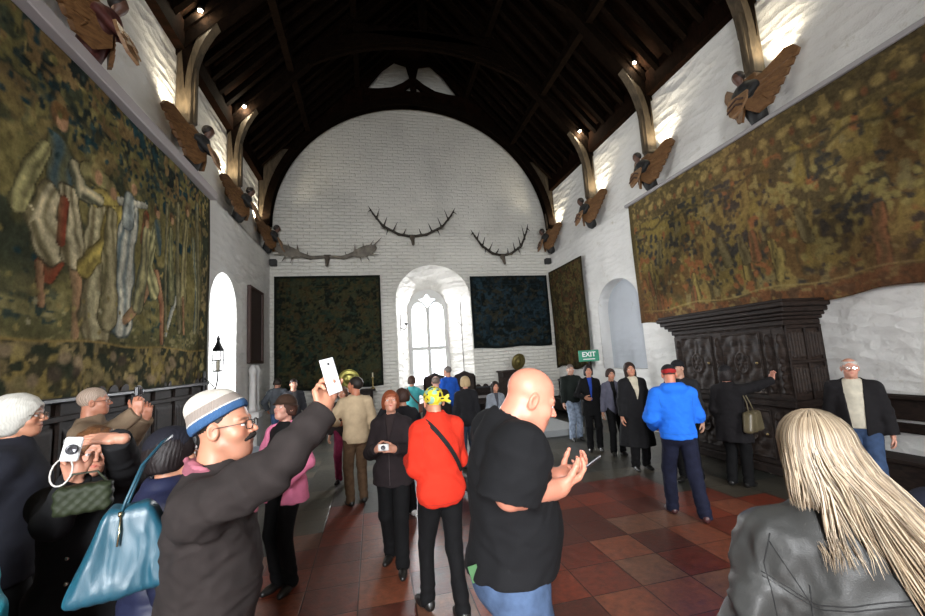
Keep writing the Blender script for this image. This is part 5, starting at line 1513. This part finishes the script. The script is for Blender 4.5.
# --- auburn woman in dark coat with a small camera
K = person('auburn-haired woman in a long dark coat looking up, small camera in hands', (.16, 4.2), 165, 1.66, dict(name='coat', col=(.016, .011, .012), hem=.80, t=.024, flare=.03, vee=(1.25, .05)), dict(col=BLK, w=1.05), fem=True, shirt=(.02, .012, .012), skin=(.50, .24, .16),
    hair=dict(type='bob', len=.075, fringe=True, k=.96), haircol=(.22, .055, .02), head=(14, 14, 0), R=dict(h=(.10, .26, 1.20), pole=(.6, -.6, -.9)), L=dict(h=(-.09, .28, 1.20), pole=(-.8, -.6, -.8), bare=True), feet=((.08, -.12, 10), (-.10, .16, -10)), seed=12)
def compact(label, c, rz, col=(.7, .7, .7), s=1.0):
    t = empty('compact_camera', c, rz, label, 'camera')
    MB().box(-.048*s, .048*s, -.012*s, .012*s, -.029*s, .029*s, .008).build('body', plain(col, .3, name='camera_shell'), t)
    MB().lathe([(.021*s, .0), (.021*s, .018*s), (.017*s, .026*s), (.012*s, .024*s), (.003*s, .02*s)], 16, axis='y').build('lens', plain((.08, .08, .09), .2, .4, name='lens_barrel'), t, True)
    MB().box(.018*s, .038*s, .011*s, .0135*s, .010*s, .022*s).build('flash', plain((.8, .8, .8), .15, name='flash_glass'), t)
    MB().lathe([(.008*s, .028*s), (.008*s, .033*s)], 10, (-.03*s, 0, 0)).build('shutter_button', plain((.3, .3, .3), .3, .6, name='button_metal'), t)
    return t
compact('small white compact camera in the auburn-haired woman\'s hands', K['W']((.0, .37, 1.24)), math.radians(168), (.75, .74, .72))
# --- pink coat
L_ = person('woman in an open pink coat over black, wearing a brown brimmed hat', (-.82, 4.12), 145, 1.69, dict(name='coat', col=(.72, .20, .33), hem=.78, t=.026, flare=.05, vee=(.60, .075, .075), var=.06), dict(col=BLK, w=.95), fem=True, shirt=BLK, skin=(.52, .27, .2),
    hair=dict(type='bob', len=.07, k=.93), haircol=(.05, .02, .012), hat=dict(type='bucket', col=(.040, .020, .012)), head=(-4, 12, 0), R=dict(h=(.22, .22, .95), pole=(.8, -.8, -.4)), L=dict(h=(-.20, .20, 1.0), pole=(-.9, -.8, -.4)), feet=((.06, .02, 10), (-.07, .0, -8)), seed=14)
# --- cream sweater
person('man in a cream sweater and brown trousers, head thrown back', (-.27, 6.1), 18, 1.76, dict(name='sweater', col=(.50, .38, .24), hem=.84, t=.026, band=True, bump=.6, var=.1), dict(col=(.095, .055, .030)), hair=dict(type='short', k=1.06), haircol=(.02, .015, .012), skin=(.48, .18, .10),
    head=(42, 14, 0), R=dict(h=(.24, .12, .92)), L=dict(h=(-.20, .28, 1.1), pole=(-1, -.7, -.3)), seed=16)
person('brown-haired woman peering out from behind the man in the cream sweater', (-.52, 7.3), 170, 1.58, dict(col=(.03, .022, .02), hem=.82), dict(name='trousers', col=(.20, .02, .06)), fem=True, hair=dict(type='bob', len=.09), haircol=(.10, .05, .03), skin=SK, res=.015, hres=.006, seed=17)
# --- kneeling-size dark figure with white shoes, taking a picture
N_ = person('dark-clothed woman with white shoes holding up a phone behind the auburn-haired woman', (.36, 5.35), 20, 1.60, dict(col=(.012, .011, .013), hem=.80, t=.022), dict(col=BLK), fem=True, hair=dict(type='bob', len=.07), haircol=(.04, .018, .012), shoes=(.75, .74, .72), skin=SK,
    R=dict(h=(.05, .32, 1.45), pole=(1, -.3, -1), fdir=(-.2, .1, 1)), L=dict(h=(-.16, .32, 1.45), pole=(-1, -.3, -1), fdir=(.2, .1, 1)), res=.013, hres=.006, seed=18)
phone('small dark phone held up by the woman with white shoes', N_['W']((-.055, .38, 1.55)), (0, 0, 1), (.3, 1, 0), .068, .13, (.04, .04, .045))
# --- far left pair
person('person in a grey jacket and blue jeans facing the far wall, by the colonnettes', (-2.38, 11.1), -12, 1.72, dict(col=(.085, .095, .11), hem=.86, t=.03), dict(name='jeans', col=(.07, .13, .27)), hair=dict(type='bob', len=.05), haircol=(.02, .015, .01), skin=SK, res=.017, hres=.008, seed=20,
    R=dict(h=(.14, .3, 1.15), pole=(1, -.6, -.6)), L=dict(h=(-.30, .1, .95), pole=(-1, -1, 0)))
O_ = person('smiling dark-haired person in dark jacket beside the jeans-clad visitor', (-1.80, 10.0), 200, 1.70, dict(col=(.03, .03, .035), hem=.85, vee=(1.2, .05)), dict(col=(.03, .03, .04)), shirt=(.09, .08, .08), hair=dict(type='short', k=1.04), haircol=(.02, .012, .01), skin=(.52, .27, .19), res=.016, hres=.007, seed=21,
    R=dict(h=(.20, .28, 1.2), pole=(1, -.4, -.8)), L=dict(h=(-.25, .1, .9)))
t = empty('orange_bag', (-1.93, 9.62, .92), .3, 'small bright orange bag held between the two far left visitors', 'bag')
sdf_obj('pouch', lambda Q: rbox(Q, (0, 0, 0), (.085, .05, .16), .03)-.004*wob(Q, 2, 30), (-.12, -.1, -.2), (.12, .1, .2), .012, cloth((.70, .10, .02), .7), t)
MB().tube([(-.05, 0, .15), (-.03, 0, .26), (.03, 0, .26), (.05, 0, .15)], .008, 6).build('handle', cloth((.5, .07, .02), .7), t)
# --- group at the window
S1 = person('brown-haired woman in a turquoise jacket with a brown bag, at the window', (.84, 9.2), -20, 1.62, dict(col=(.07, .38, .40), hem=.84), dict(col=(.02, .02, .03)), fem=True, hair=dict(type='bob', len=.08), haircol=(.06, .03, .02), skin=SK, res=.016, hres=.008, seed=22, R=dict(h=(.18, .3, 1.35), pole=(1, -.5, -.8)))
strap_bag(S1, 'brown shoulder bag on the turquoise-jacketed woman', 1, (.10, .035, .02), size=(.26, .12, .2), z=.98)
person('balding man in dark clothes with his back turned, near the window', (1.16, 7.7), -5, 1.63, dict(col=(.02, .016, .016), hem=.86, t=.022), dict(col=BLK), hair=dict(type='short', bald=True), haircol=(.16, .12, .10), skin=(.55, .28, .2), res=.015, hres=.007, seed=23, g=1.1)
person('tall grey-haired man in a royal blue jacket facing the window', (1.76, 9.7), 28, 1.77, dict(col=(.015, .09, .46), hem=.82, t=.026), dict(col=(.03, .05, .12)), hair=dict(type='short'), haircol=(.14, .12, .11), skin=SK, res=.016, hres=.007, seed=24, head=(18, 6, 0), R=dict(h=(.2, .3, 1.2), pole=(1, -.5, -.8)))
person('short-haired blonde woman in black seen from behind, right of the window group', (1.62, 7.2), -4, 1.615, dict(col=(.011, .011, .013), hem=.80, t=.024), dict(name='jeans', col=(.03, .045, .07)), fem=True, hair=dict(type='bob', len=.085), haircol=(.42, .30, .16), skin=SK, res=.014, hres=.007, seed=25, g=1.1)
person('dark-haired young woman in a pale grey jacket, half hidden behind the bald man', (2.30, 7.6), 178, 1.46, dict(col=(.20, .22, .25), hem=.80, vee=(1.1, .05)), dict(col=BLK), shirt=(.05, .05, .06), fem=True, hair=dict(type='long', len=.24), haircol=(.018, .012, .010), skin=SK, res=.014, hres=.007, seed=26)
# --- right-hand groups
X_ = person('man in a dark jacket and pale jeans standing under the corner tapestry', (4.33, 8.40), 178, 1.66, dict(col=(.010, .014, .012), hem=.86, t=.026), dict(name='jeans', col=LJEAN, var=.4, w=1.1), hair=dict(type='short'), haircol=(.16, .13, .11), skin=(.50, .28, .20), res=.014, hres=.006, seed=27, g=1.08,
    R=dict(h=(.27, .08, .86)), L=dict(h=(-.14, .30, 1.12), pole=(-1, -.5, -.8)))
person('dark-haired woman in black over a bright blue top beside the man in pale jeans', (4.18, 7.35), 158, 1.66, dict(col=BLK, hem=.72, flare=.03, vee=(1.0, .045)), dict(col=BLK, w=1.05), shirt=(.02, .06, .35), fem=True, hair=dict(type='bob', len=.11), haircol=(.015, .010, .010), skin=SK, res=.014, hres=.006, seed=28,
    R=dict(h=(.14, .26, 1.1), pole=(1, -.5, -.8)), L=dict(h=(-.24, .1, .9)))
person('short woman in a grey-violet jacket standing left of the taller coated woman', (4.38, 6.9), 165, 1.58, dict(col=(.11, .11, .15), hem=.80, vee=(.9, .05)), dict(col=BLK), shirt=BLK, fem=True, hair=dict(type='bob', len=.06), haircol=(.05, .03, .025), skin=SK, res=.014, hres=.006, seed=29)
person('tall woman in a long black coat and cream top against the white wall', (4.16, 5.95), 168, 1.71, dict(name='coat', col=(.009, .009, .010), hem=.38, t=.034, flare=.07, vee=(1.12, .08)), dict(col=BLK, w=1.1), shirt=(.50, .45, .34), fem=True, hair=dict(type='long', len=.15), haircol=(.03, .016, .012), skin=SK, res=.012, hres=.005, seed=30, g=1.05, head=(-10, 4, 8))
# --- blue hoodie
H_ = person('man in a vivid blue hooded sweatshirt and dark cap, back to the viewer', (3.43, 4.15), -22, 1.72, dict(name='hoodie', col=(.018, .16, .72), hem=.90, hood=True, band=True, t=.032, var=.06, bump=.4, fold=.007), dict(name='jeans', col=(.010, .012, .028), w=1.15), hair=dict(type='short'), haircol=(.04, .025, .02), skin=SKR,
    hat=dict(type='cap', colfn=lambda Q: np.where((Q[:, 2:3] < .052) & (np.abs(Q[:, 0:1]) < .3) & (Q[:, 1:2] < .0), np.array([[.35, .02, .02]]), np.array([[.012, .012, .014]]))), head=(-12, -10, 0), lean=5, g=1.14, R=dict(h=(.16, .30, 1.1), pole=(.5, -.6, -.6)), L=dict(h=(-.20, .22, 1.0), pole=(-.6, -.8, -.4)), feet=((.13, -.16, 12), (-.13, .10, -8)), res=.010, hres=.0045, seed=31, shoes=(.06, .02, .02))
person('man in a black cap glancing sideways behind the blue hoodie', (4.40, 5.15), 120, 1.72, dict(col=(.016, .016, .018), hem=.85), dict(col=BLK), hair=dict(type='short'), haircol=(.02, .012, .01), skin=(.45, .25, .17), hat=dict(type='cap', col=(.010, .010, .012)), res=.014, hres=.005, seed=32, head=(-20, 0, 0))
D_ = person('dark-haired woman all in black touching the carved cupboard', (4.78, 4.72), -68, 1.61, dict(name='coat', col=(.008, .007, .008), hem=.66, t=.030, flare=.04), dict(col=BLK, w=1.1), fem=True, hair=dict(type='bob', len=.10), haircol=(.012, .008, .007), skin=(.45, .2, .14), hat=dict(type='beanie', col=(.010, .009, .010)),
    res=.012, hres=.005, seed=33, g=1.1, L=dict(h=(-.2, .1, .9)), R=dict(w=(5.42, 4.46, 1.42), pole=(1, -.4, -1), fw=(.3, .1, 1), pw=(.9, .1, 0), curl=(.3, .35, .4, .45)))
def shoulder_bag(P, side, label, col, size, z, strapcol=None, back=.0, name='shoulder_bag', fold=.006, col2=None):
    t = empty(name, (P['pos'][0], P['pos'][1], 0), P['yaw'], label, 'bag'); S = P['S']
    sx = side*.16; bx_ = side*.27
    def bf(Q):
        q = Q-np.array([bx_*S, back, z*S], f32); k = 1-.35*np.clip(q[:, 2]/size[2], -1, 1)
        q2 = q.copy(); q2[:, 1] = q[:, 1]/np.clip(k, .6, 1.4)
        return (rbox(q2, (0, 0, 0), (size[1]/2, size[0]/2, size[2]/2), .04)-fold*ridged(Q, 4, 14, (1, 1, .5)))*.8
    b = sdf_obj('pouch', bf, (bx_*S-.25, back-size[0], z*S-size[2]), (bx_*S+.25, back+size[0], z*S+size[2]), .009, cloth(col, .35, .2, 60, .2, spec=.5), t)
    zt = z*S+size[2]/2-.02
    for dy in (-1, 1):
        MB().tube([(bx_*S, back+dy*size[0]*.22, zt), (bx_*S-side*.02, back+dy*size[0]*.14, zt+.12), (sx*S, back*.5+dy*.02, 1.47*S), (sx*S-side*.04, 0, 1.47*S)], .008, 6).build('strap', cloth(strapcol or col, .5), t, True)
    return t
shoulder_bag(D_, 1, 'olive canvas shoulder bag hanging on the woman in black at the cupboard', (.11, .09, .05), (.36, .12, .27), .96)
# --- old man at right
person('elderly bald man with glasses, open black jacket over a cream shirt', (5.40, 3.62), 122, 1.67, dict(name='jacket', col=(.010, .009, .010), hem=.82, t=.032, collar=True, ch=.02, opencollar=1, vee=(.6, .05, .04)), dict(name='jeans', col=(.04, .07, .14), w=1.1), shirt=(.52, .48, .38), hair=dict(type='short', bald=True, k=.98), haircol=(.45, .42, .38),
    skin=(.55, .27, .19), glasses=(.09, .07, .05), head=(8, 3, 0), res=.011, hres=.0045, seed=34, R=dict(h=(.27, .0, .85)), L=dict(h=(-.26, .02, .86)), g=1.12, shoes=(.4, .4, .4))
# --- blonde woman in the foreground
B_ = person('long-haired blonde woman in a dark grey jacket, back turned, nearest at right', (1.225, .93), -38, 1.72, dict(name='jacket', col=(.040, .040, .038), hem=.80, t=.026, flare=.03, collar=True, ch=.03, rough=.5, bump=.25, spec=.4, var=.08, fold=.013), dict(col=(.02, .02, .025)), fem=True, skin=(.56, .32, .24),
    hair=dict(type='long', len=.15, k=.93), haircol=(.34, .25, .16), head=(12, -2, 0), res=.009, hres=.0035, seed=36, R=dict(h=(.24, .1, .9)), L=dict(h=(-.24, .12, .95)), g=1.08)
def long_hair(P, n=3600, seed=2):
    rs = np.random.RandomState(seed); S = P['S']; hc = P['hc']; RH = P['RH']; V = []; F = []; C = []; base = 0
    cx, cy, cz = .081, .101, .090
    for i in range(n):
        # root on the scalp
        th = rs.uniform(-1, 1)*2.55; el = rs.uniform(.02, 1.0)
        # parting on top: hair flows from the crown down
        az = th; r = .25*el
        top = np.array([math.sin(az)*cx*.25*el, -.02-math.cos(az)*cy*.25*el+.03, cz*1.02])
        pts = []
        L = rs.uniform(.30, .62) if abs(az) < 1.5 else rs.uniform(.22, .42)
        m = 15; side = math.sin(az); bk = -math.cos(az)
        if side < -.45: L = rs.uniform(.07, .30 if side > -.8 else .17)
        lk = int((az+3)*7); rl = np.random.RandomState(lk); jr = rl.normal()*.45+rs.normal()*.5; wv = rl.uniform(0, 6)+rs.normal()*.7; off = rs.uniform(.0, .008); jit = .005*rs.normal()
        for k in range(m):
            u = k/(m-1)
            a = u*(PI/2+.0)*2.2
            if a < PI/2+.15:
                x = side*(cx+off)*math.sin(a); y = -.018+bk*(cy+off)*math.sin(a); z = .034+(cz+off)*math.cos(a)
                last = np.array([x, y, z]); la = a; pts.append(RH@np.array([x, y, z])+hc/S)
            else:
                fall = (a-la)/(2.2*PI/2-la)*L
                p = RH@last+hc/S
                sp = 1+1.1*fall
                loc = np.array([last[0]*sp, last[1]*(1+.25*fall) if last[1] < 0 else last[1]*(1-1.6*fall), 0]); loc[1] -= .10*min(fall/.25, 1)*(1 if last[1] > -.05 else .45)
                loc = RH@loc; loc[2] = 0
                q = hc/S+loc; q[2] = p[2]-fall
                # lie on the shoulders
                if q[2] < 1.44: 
                    yb = -.135-.01*abs(q[0]*10)
                    q[1] = min(q[1], yb+jit-off*1.2) if abs(q[0]) < .16 else q[1]-.03
                wa = .008*min(fall/.12, 1)
                q = q+np.array([wa*math.sin(fall*17+wv), wa*.8*math.cos(fall*14+wv*1.7), 0])
                q[0] += .02*jr*fall
                wgt = min(max((side+.95)/.75, 0), 1); wgt = wgt*wgt*(3-2*wgt)
                q[0] += wgt*(.60*max(fall-.05, 0)*(1-.25*u))+wgt*.03*min(fall/.1, 1)*(1-side)*.5
                pts.append(q)
        pts = np.array(pts)*S; m = len(pts)
        w0 = rs.uniform(.0012, .0026)*S; sh = rs.rand(); c0 = np.array([.20, .135, .08])*(1-sh)+np.array([.50, .40, .28])*sh
        if rs.rand() < .25: c0 = c0*.55
        for k in range(m):
            u = k/(m-1); t = pts[min(k+1, m-1)]-pts[max(k-1, 0)]; t = t/(np.linalg.norm(t)+1e-9)
            out = pts[k]-np.array([0, -.01, pts[k][2]]); out[2] = 0; out = nrm(out) if k > 2 else nrm(pts[k]-hc); s = np.cross(t, out); s = nrm(s); o2 = np.cross(s, t)
            w = w0*(.5+.9*math.sin(min(u*1.6+.15, 1)*PI/2))*(1 if u < .75 else (1-u)/.25*.9+.1)
            for a in range(3):
                an = a*PI*2/3; V.append(pts[k]+s*w*math.cos(an)+o2*w*.7*math.sin(an)); C.append(c0*(.75+.45*u))
        for k in range(m-1):
            for a in range(3): F.append((base+k*3+a, base+k*3+(a+1) % 3, base+(k+1)*3+(a+1) % 3, base+(k+1)*3+a))
        base += m*3
    return mk('long_hair', np.array(V), np.array(F), vcol(.36, 'blonde_hair', .3, 400, .5, 0, bdist=.001), P['root'], True, np.array(C))
long_hair(B_)
ST = plain((.012, .012, .012), .8, name='stitching')
seams(B_, [[(-.20, 1.34), (-.10, 1.29), (-.06, 1.30), (.06, 1.33), (.20, 1.35)], [(-.20, 1.330), (-.10, 1.28), (-.06, 1.29), (.06, 1.32), (.20, 1.34)], [(-.10, 1.28), (-.17, 1.42)], [(-.165, 1.44), (-.19, 1.36), (-.175, 1.20)], [(-.10, 1.33), (-.115, 1.1), (-.10, .83)], [(.10, 1.33), (.115, 1.1), (.10, .83)]], ST, 'back_seams')
seams(H_, [[(-.19, 1.40), (-.17, 1.25)], [(.19, 1.40), (.17, 1.25)], [(-.2, .965), (0, .955), (.2, .965)]], plain((.008, .06, .3), .8, name='blue_stitching'), 'back_seams')
seams(J, [[(-.18, 1.42), (-.165, 1.25)], [(.18, 1.42), (.165, 1.25)], [(-.2, .865), (0, .86), (.2, .865)]], plain((.25, .01, .006), .8, name='red_stitching'), 'back_seams')
seams(K, [[(0, 1.24), (.005, 1.05), (.0, .82)]], plain((.05, .04, .04), .8, name='placket_stitching'), 'front_placket', back=False, r=.0025)
# --- left cluster
C1 = person('navy-beanied woman in a dark blue padded jacket behind the man with the raised phone', (-.95, 2.22), -62, 1.68, dict(name='padded_jacket', col=(.014, .017, .045), hem=.84, t=.040, quilt=True, rough=.5, spec=.4), dict(col=BLK), fem=True, hair=dict(type='bob', len=.07), haircol=(.012, .008, .008), hat=dict(type='beanie', col=(.010, .010, .016)), skin=SK, res=.011, hres=.005, seed=40,
    R=dict(h=(.20, .22, 1.05), pole=(.9, -.8, -.4)), L=dict(h=(-.2, .2, 1.1)), g=1.1)
tb = empty('tote_bag', onY(130, 547, 1.72), .25, 'large glossy teal handbag slung at the navy-jacketed woman\'s side', 'bag')
def totef(Q):
    zz = np.clip(Q[:, 2]/.19, -1, 1); k = .235-.105*zz
    d = rbox(Q/np.stack([k/.2, 1-.25*zz, np.ones(len(Q))], 1).astype(f32), (0, 0, 0), (.19, .075, .19), .045)
    return (d-.010*ridged(Q, 6, 13, (1, 1, .35))-.004*ridged(Q, 9, 30, (1, 1, .5)))*.8
TEALM = cloth((.010, .062, .095), .40, .12, 50, .15, spec=.6)
sdf_obj('pouch', totef, (-.32, -.16, -.24), (.32, .16, .24), .009, TEALM, tb)
tb.scale = (.52, .66, .74)
for y in (-.045, .045):
    MB().tube([(-.05, y, .15), (-.02, y, .22), (.04, y*.6+.06, .36), (.12, .16, .44), (.16, .28, .46)], .010, 8).build('strap', TEALM, tb, True)
m = MB(); m.tube([(-.04, -.06, .17), (-.035, -.085, .10), (-.04, -.10, .04)], .006, 6); m.lathe([(.012, 0), (.014, .01), (.012, .02)], 10, (-.04, -.065, .16)); m.build('metal_ring', plain((.6, .5, .3), .25, 1, name='gilt'), tb, True)
P3 = person('curly auburn-haired woman shading her brow, dark buttoned coat, white camera in hand', (-1.44, 2.52), -152, 1.69, dict(name='coat', col=(.010, .010, .011), hem=.62, t=.032, flare=.04, collar=True), dict(col=(.012, .012, .012)), fem=True, hair=dict(type='long', len=.17, k=1.04, curl=.008), haircol=(.13, .055, .022), skin=(.50, .24, .16),
    res=.010, hres=.0042, seed=42, head=(8, -2, -6), R=dict(w=onY(76, 478, 2.16), pole=(.25, -.1, -1), fw=(-.1, -.3, 1), pw=(.5, -.6, .2), curl=(.6, .7, .7, .7)),
    L=dict(w=onY(116, 436, 2.20), pole=(-1, -.1, .3), fw=(-1, -.05, .10), pw=(.1, .5, -1), curl=(.15, .15, .2, .2)))
bt = MB()
for k in range(5):
    for s in (-1, 1):
        c = P3['W']((s*.055, .155-.012*k, 1.28-.12*k)); 
        o = MB().lathe([(.002, -.004), (.012, -.003), (.012, .003), (.003, .006)], 12, axis='y').build('coat_button', plain((.45, .42, .36), .25, .9, name='button_silver'), P3['root'], True)
        o.location = (s*.055*P3['S'], (.150-.006*k)*P3['S'], (1.28-.12*k)*P3['S'])
cc = compact('small white camera with a wrist cord, held by the auburn curly-haired woman', onY(72, 449, 2.04), math.radians(200), (.78, .78, .78), 1.0); cc.rotation_euler = (0, math.radians(80), math.radians(-150))
MB().tube([(.035+.055*(1-math.cos(q)), 0, .012+.032*math.sin(q)) for q in np.linspace(0, 2*PI, 18)], .0035, 6).build('wrist_cord', cloth((.55, .52, .48), .8), cc, True)
hb = empty('handbag', onY(84, 498, 2.12), .3, 'small olive-green quilted handbag below the white camera', 'bag')
sdf_obj('pouch', lambda Q: rbox(Q, (0, 0, 0), (.12, .045, .075), .03)-.004*np.sin(Q[:, 0]*120)*np.sin(Q[:, 2]*120), (-.16, -.08, -.11), (.16, .08, .11), .008, cloth((.018, .024, .010), .6, .3), hb)
hb.scale = (.8, .8, .8)
MB().tube([(-.1, 0, .06), (-.05, 0, .13), (.05, 0, .13), (.1, 0, .06)], .006, 6).build('handle', cloth((.03, .035, .02), .5), hb, True)
person('white-haired woman in a dark jacket at the left edge', (-1.98, 2.82), -68, 1.735, dict(col=(.014, .015, .022), hem=.78, t=.034, collar=True, flare=.03), dict(col=BLK), fem=True, hair=dict(type='puff', k=1.04, wave=.0016, curl=.003, streak=.10), haircol=(.62, .60, .54), skin=SK, glasses=(.2, .16, .12), res=.011, hres=.0045, seed=44, z0=.14, head=(-6, 2, 0), R=dict(h=(.20, -.12, .88)))
E_ = person('elderly man in a tan jacket and glasses raising a small dark camera', (-2.32, 4.05), -72, 1.735, dict(col=(.22, .155, .10), hem=.84, t=.03, collar=True), dict(col=(.03, .03, .035)), hair=dict(type='short', k=.985), haircol=(.42, .32, .25), skin=(.55, .24, .15), glasses=(.02, .02, .02), res=.012, hres=.005, seed=45, z0=.14,
    R=dict(w=onY(137, 412, 3.75), pole=(.6, -.4, -1), fw=(0, .1, 1), pw=(-.2, 1, 0), curl=(.6, .65, .7, .8)), L=dict(h=(-.10, .36, 1.45), pole=(-.6, -.4, -1), fdir=(0, .1, 1)), head=(4, 3, 0))
compact('small black camera held up by the man in the tan jacket', onY(138, 391, 3.82), math.radians(-72), (.012, .012, .014), 1.35)
person('person in a turquoise jacket cut off by the left edge', (-1.57, 1.86), -10, 1.78, dict(col=(.03, .33, .42), hem=.84, t=.035, rough=.5), dict(col=BLK), fem=True, hair=dict(type='bob', len=.08), haircol=(.05, .03, .02), skin=SK, res=.012, hres=.006, seed=46)
person('person in a dark navy jacket cut off by the right edge', (2.33, 1.18), -70, 1.50, dict(col=(.018, .02, .034), hem=.80, t=.035), dict(col=BLK), hair=dict(type='short'), haircol=(.05, .03, .02), skin=SK, res=.012, hres=.006, seed=47)
# ------------------------------------------------------------------ lamps and daylight
def lamp_obj(name, typ, loc, energy, col, parent=None, **kw):
    l = bpy.data.lights.new(name, typ); l.energy = energy; l.color = col
    for k, v in kw.items(): setattr(l, k, v)
    o = bpy.data.objects.new(name, l); COL.objects.link(o); o.location = loc
    if parent: o.parent = parent
    return o
def aim(o, d): o.rotation_euler = Vector(d).to_track_quat('-Z', 'Y').to_euler()
WARM = (1, .88, .66)
BULB = plain((1, .95, .8), .4, name='lit_bulb', emit=(1, .88, .62), es=40)
HOUS = plain((.03, .03, .03), .4, .5, name='lamp_housing')
def post_lamp(side, y, z, label, e):
    ex = UL+.42 if side < 0 else UR-.42
    t = empty('roof_spotlight', (ex, y-.16, z), 0, label, 'spotlight', 'small bright lamps on the roof posts')
    MB().lathe([(.03, .09), (.05, .05), (.055, .0), (.04, -.005)], 14).build('housing', HOUS, t, True)
    MB().lathe([(.01, -.045), (.03, -.035), (.042, -.01), (.040, 0)], 14).build('bulb', BULB, t, True)
    lamp_obj('lamp_light', 'POINT', (0, -.02, -.10), e, WARM, t, shadow_soft_size=.05)
LB = {4.85: ('nearest', 2), 7.45: ('second', 1), 10.0: ('far', 0)}
for y, z in ((4.85, 8.3), (7.45, 8.45), (10.0, 8.3)):
    post_lamp(-1, y, z, 'small bright lamp on the %s left roof post' % LB[y][0], 24)
    post_lamp(1, y, z, 'small bright lamp on the %s right roof post' % LB[y][0], 24)
def uplight(side, y, label, e):
    ex = UL+.10 if side < 0 else UR-.10
    t = empty('uplighter', (ex, y-.30, 6.28), 0, label, 'uplighter', 'uplighters hidden behind the winged corbels')
    MB().lathe([(.02, -.10), (.05, -.08), (.055, .0), (.045, .0), (.04, -.03)], 14).build('housing', HOUS, t, True)
    MB().lathe([(.005, -.03), (.036, -.03), (.03, -.015), (.005, -.01)], 12).build('bulb', BULB, t, True)
    l = lamp_obj('lamp_light', 'SPOT', (0, 0, .02), e, WARM, t, spot_size=math.radians(120), spot_blend=.8, shadow_soft_size=.05)
    aim(l, (.20*-side, -.15, 1))
for y in (4.85, 7.45, 10.0, 12.72):
    n_ = {4.85: 'nearest', 7.45: 'second', 10.0: 'third', 12.72: 'farthest'}[y]
    for s in (-1, 1):
        uplight(s, y, 'small uplighter behind the %s %s corbel' % (n_, 'left' if s < 0 else 'right'), 80)
DAY = (.96, .975, 1)
def daylight(x, y, z, w, h, d, e, col=DAY, sp=180):
    l = lamp_obj('window_daylight', 'AREA', (x, y, z), e, col, None, shape='RECTANGLE', size=w, size_y=h, spread=math.radians(sp)); aim(l, d); return l
daylight(1.95, WY+.35, 2.75, 1.7, 3.4, (0, -1, -.35), 560, sp=150)
daylight(LX-1.9, 9.25, 2.3, 1.4, 2.7, (1, 0, -.15), 520)
daylight(-1.3, FY-.8, 3.3, 1.6, 3.6, (.42, 1, -.32), 560, sp=115)  # unseen left entrance window, aimed to brighten the right wall
daylight(4.6, FY-.8, 3.3, 1.6, 3.6, (-.0, 1, -.38), 190, sp=110)  # unseen right entrance window, added as daylight fill
w = bpy.data.worlds.new('overcast_sky'); SC.world = w; w.use_nodes = True
w.node_tree.nodes['Background'].inputs[0].default_value = (.85, .92, 1, 1); w.node_tree.nodes['Background'].inputs[1].default_value = 3.0
# ------------------------------------------------------------------ camera
cam = bpy.data.cameras.new('camera'); co = bpy.data.objects.new('camera', cam); COL.objects.link(co)
cam.sensor_width = 36; cam.lens = FPX/925*36; cam.clip_start = .05
M = Matrix(RC.tolist()).to_4x4(); M.translation = Vector((0, 0, CH)); co.matrix_world = M
SC.camera = co
vs = SC.view_settings; vs.view_transform = 'Standard'; vs.look = 'None'; vs.gamma = 1; vs.exposure = 0.55
SC.cycles.use_denoising = True
SC.cycles.max_bounces = 8; SC.cycles.transparent_max_bounces = 12; SC.cycles.sample_clamp_indirect = 6
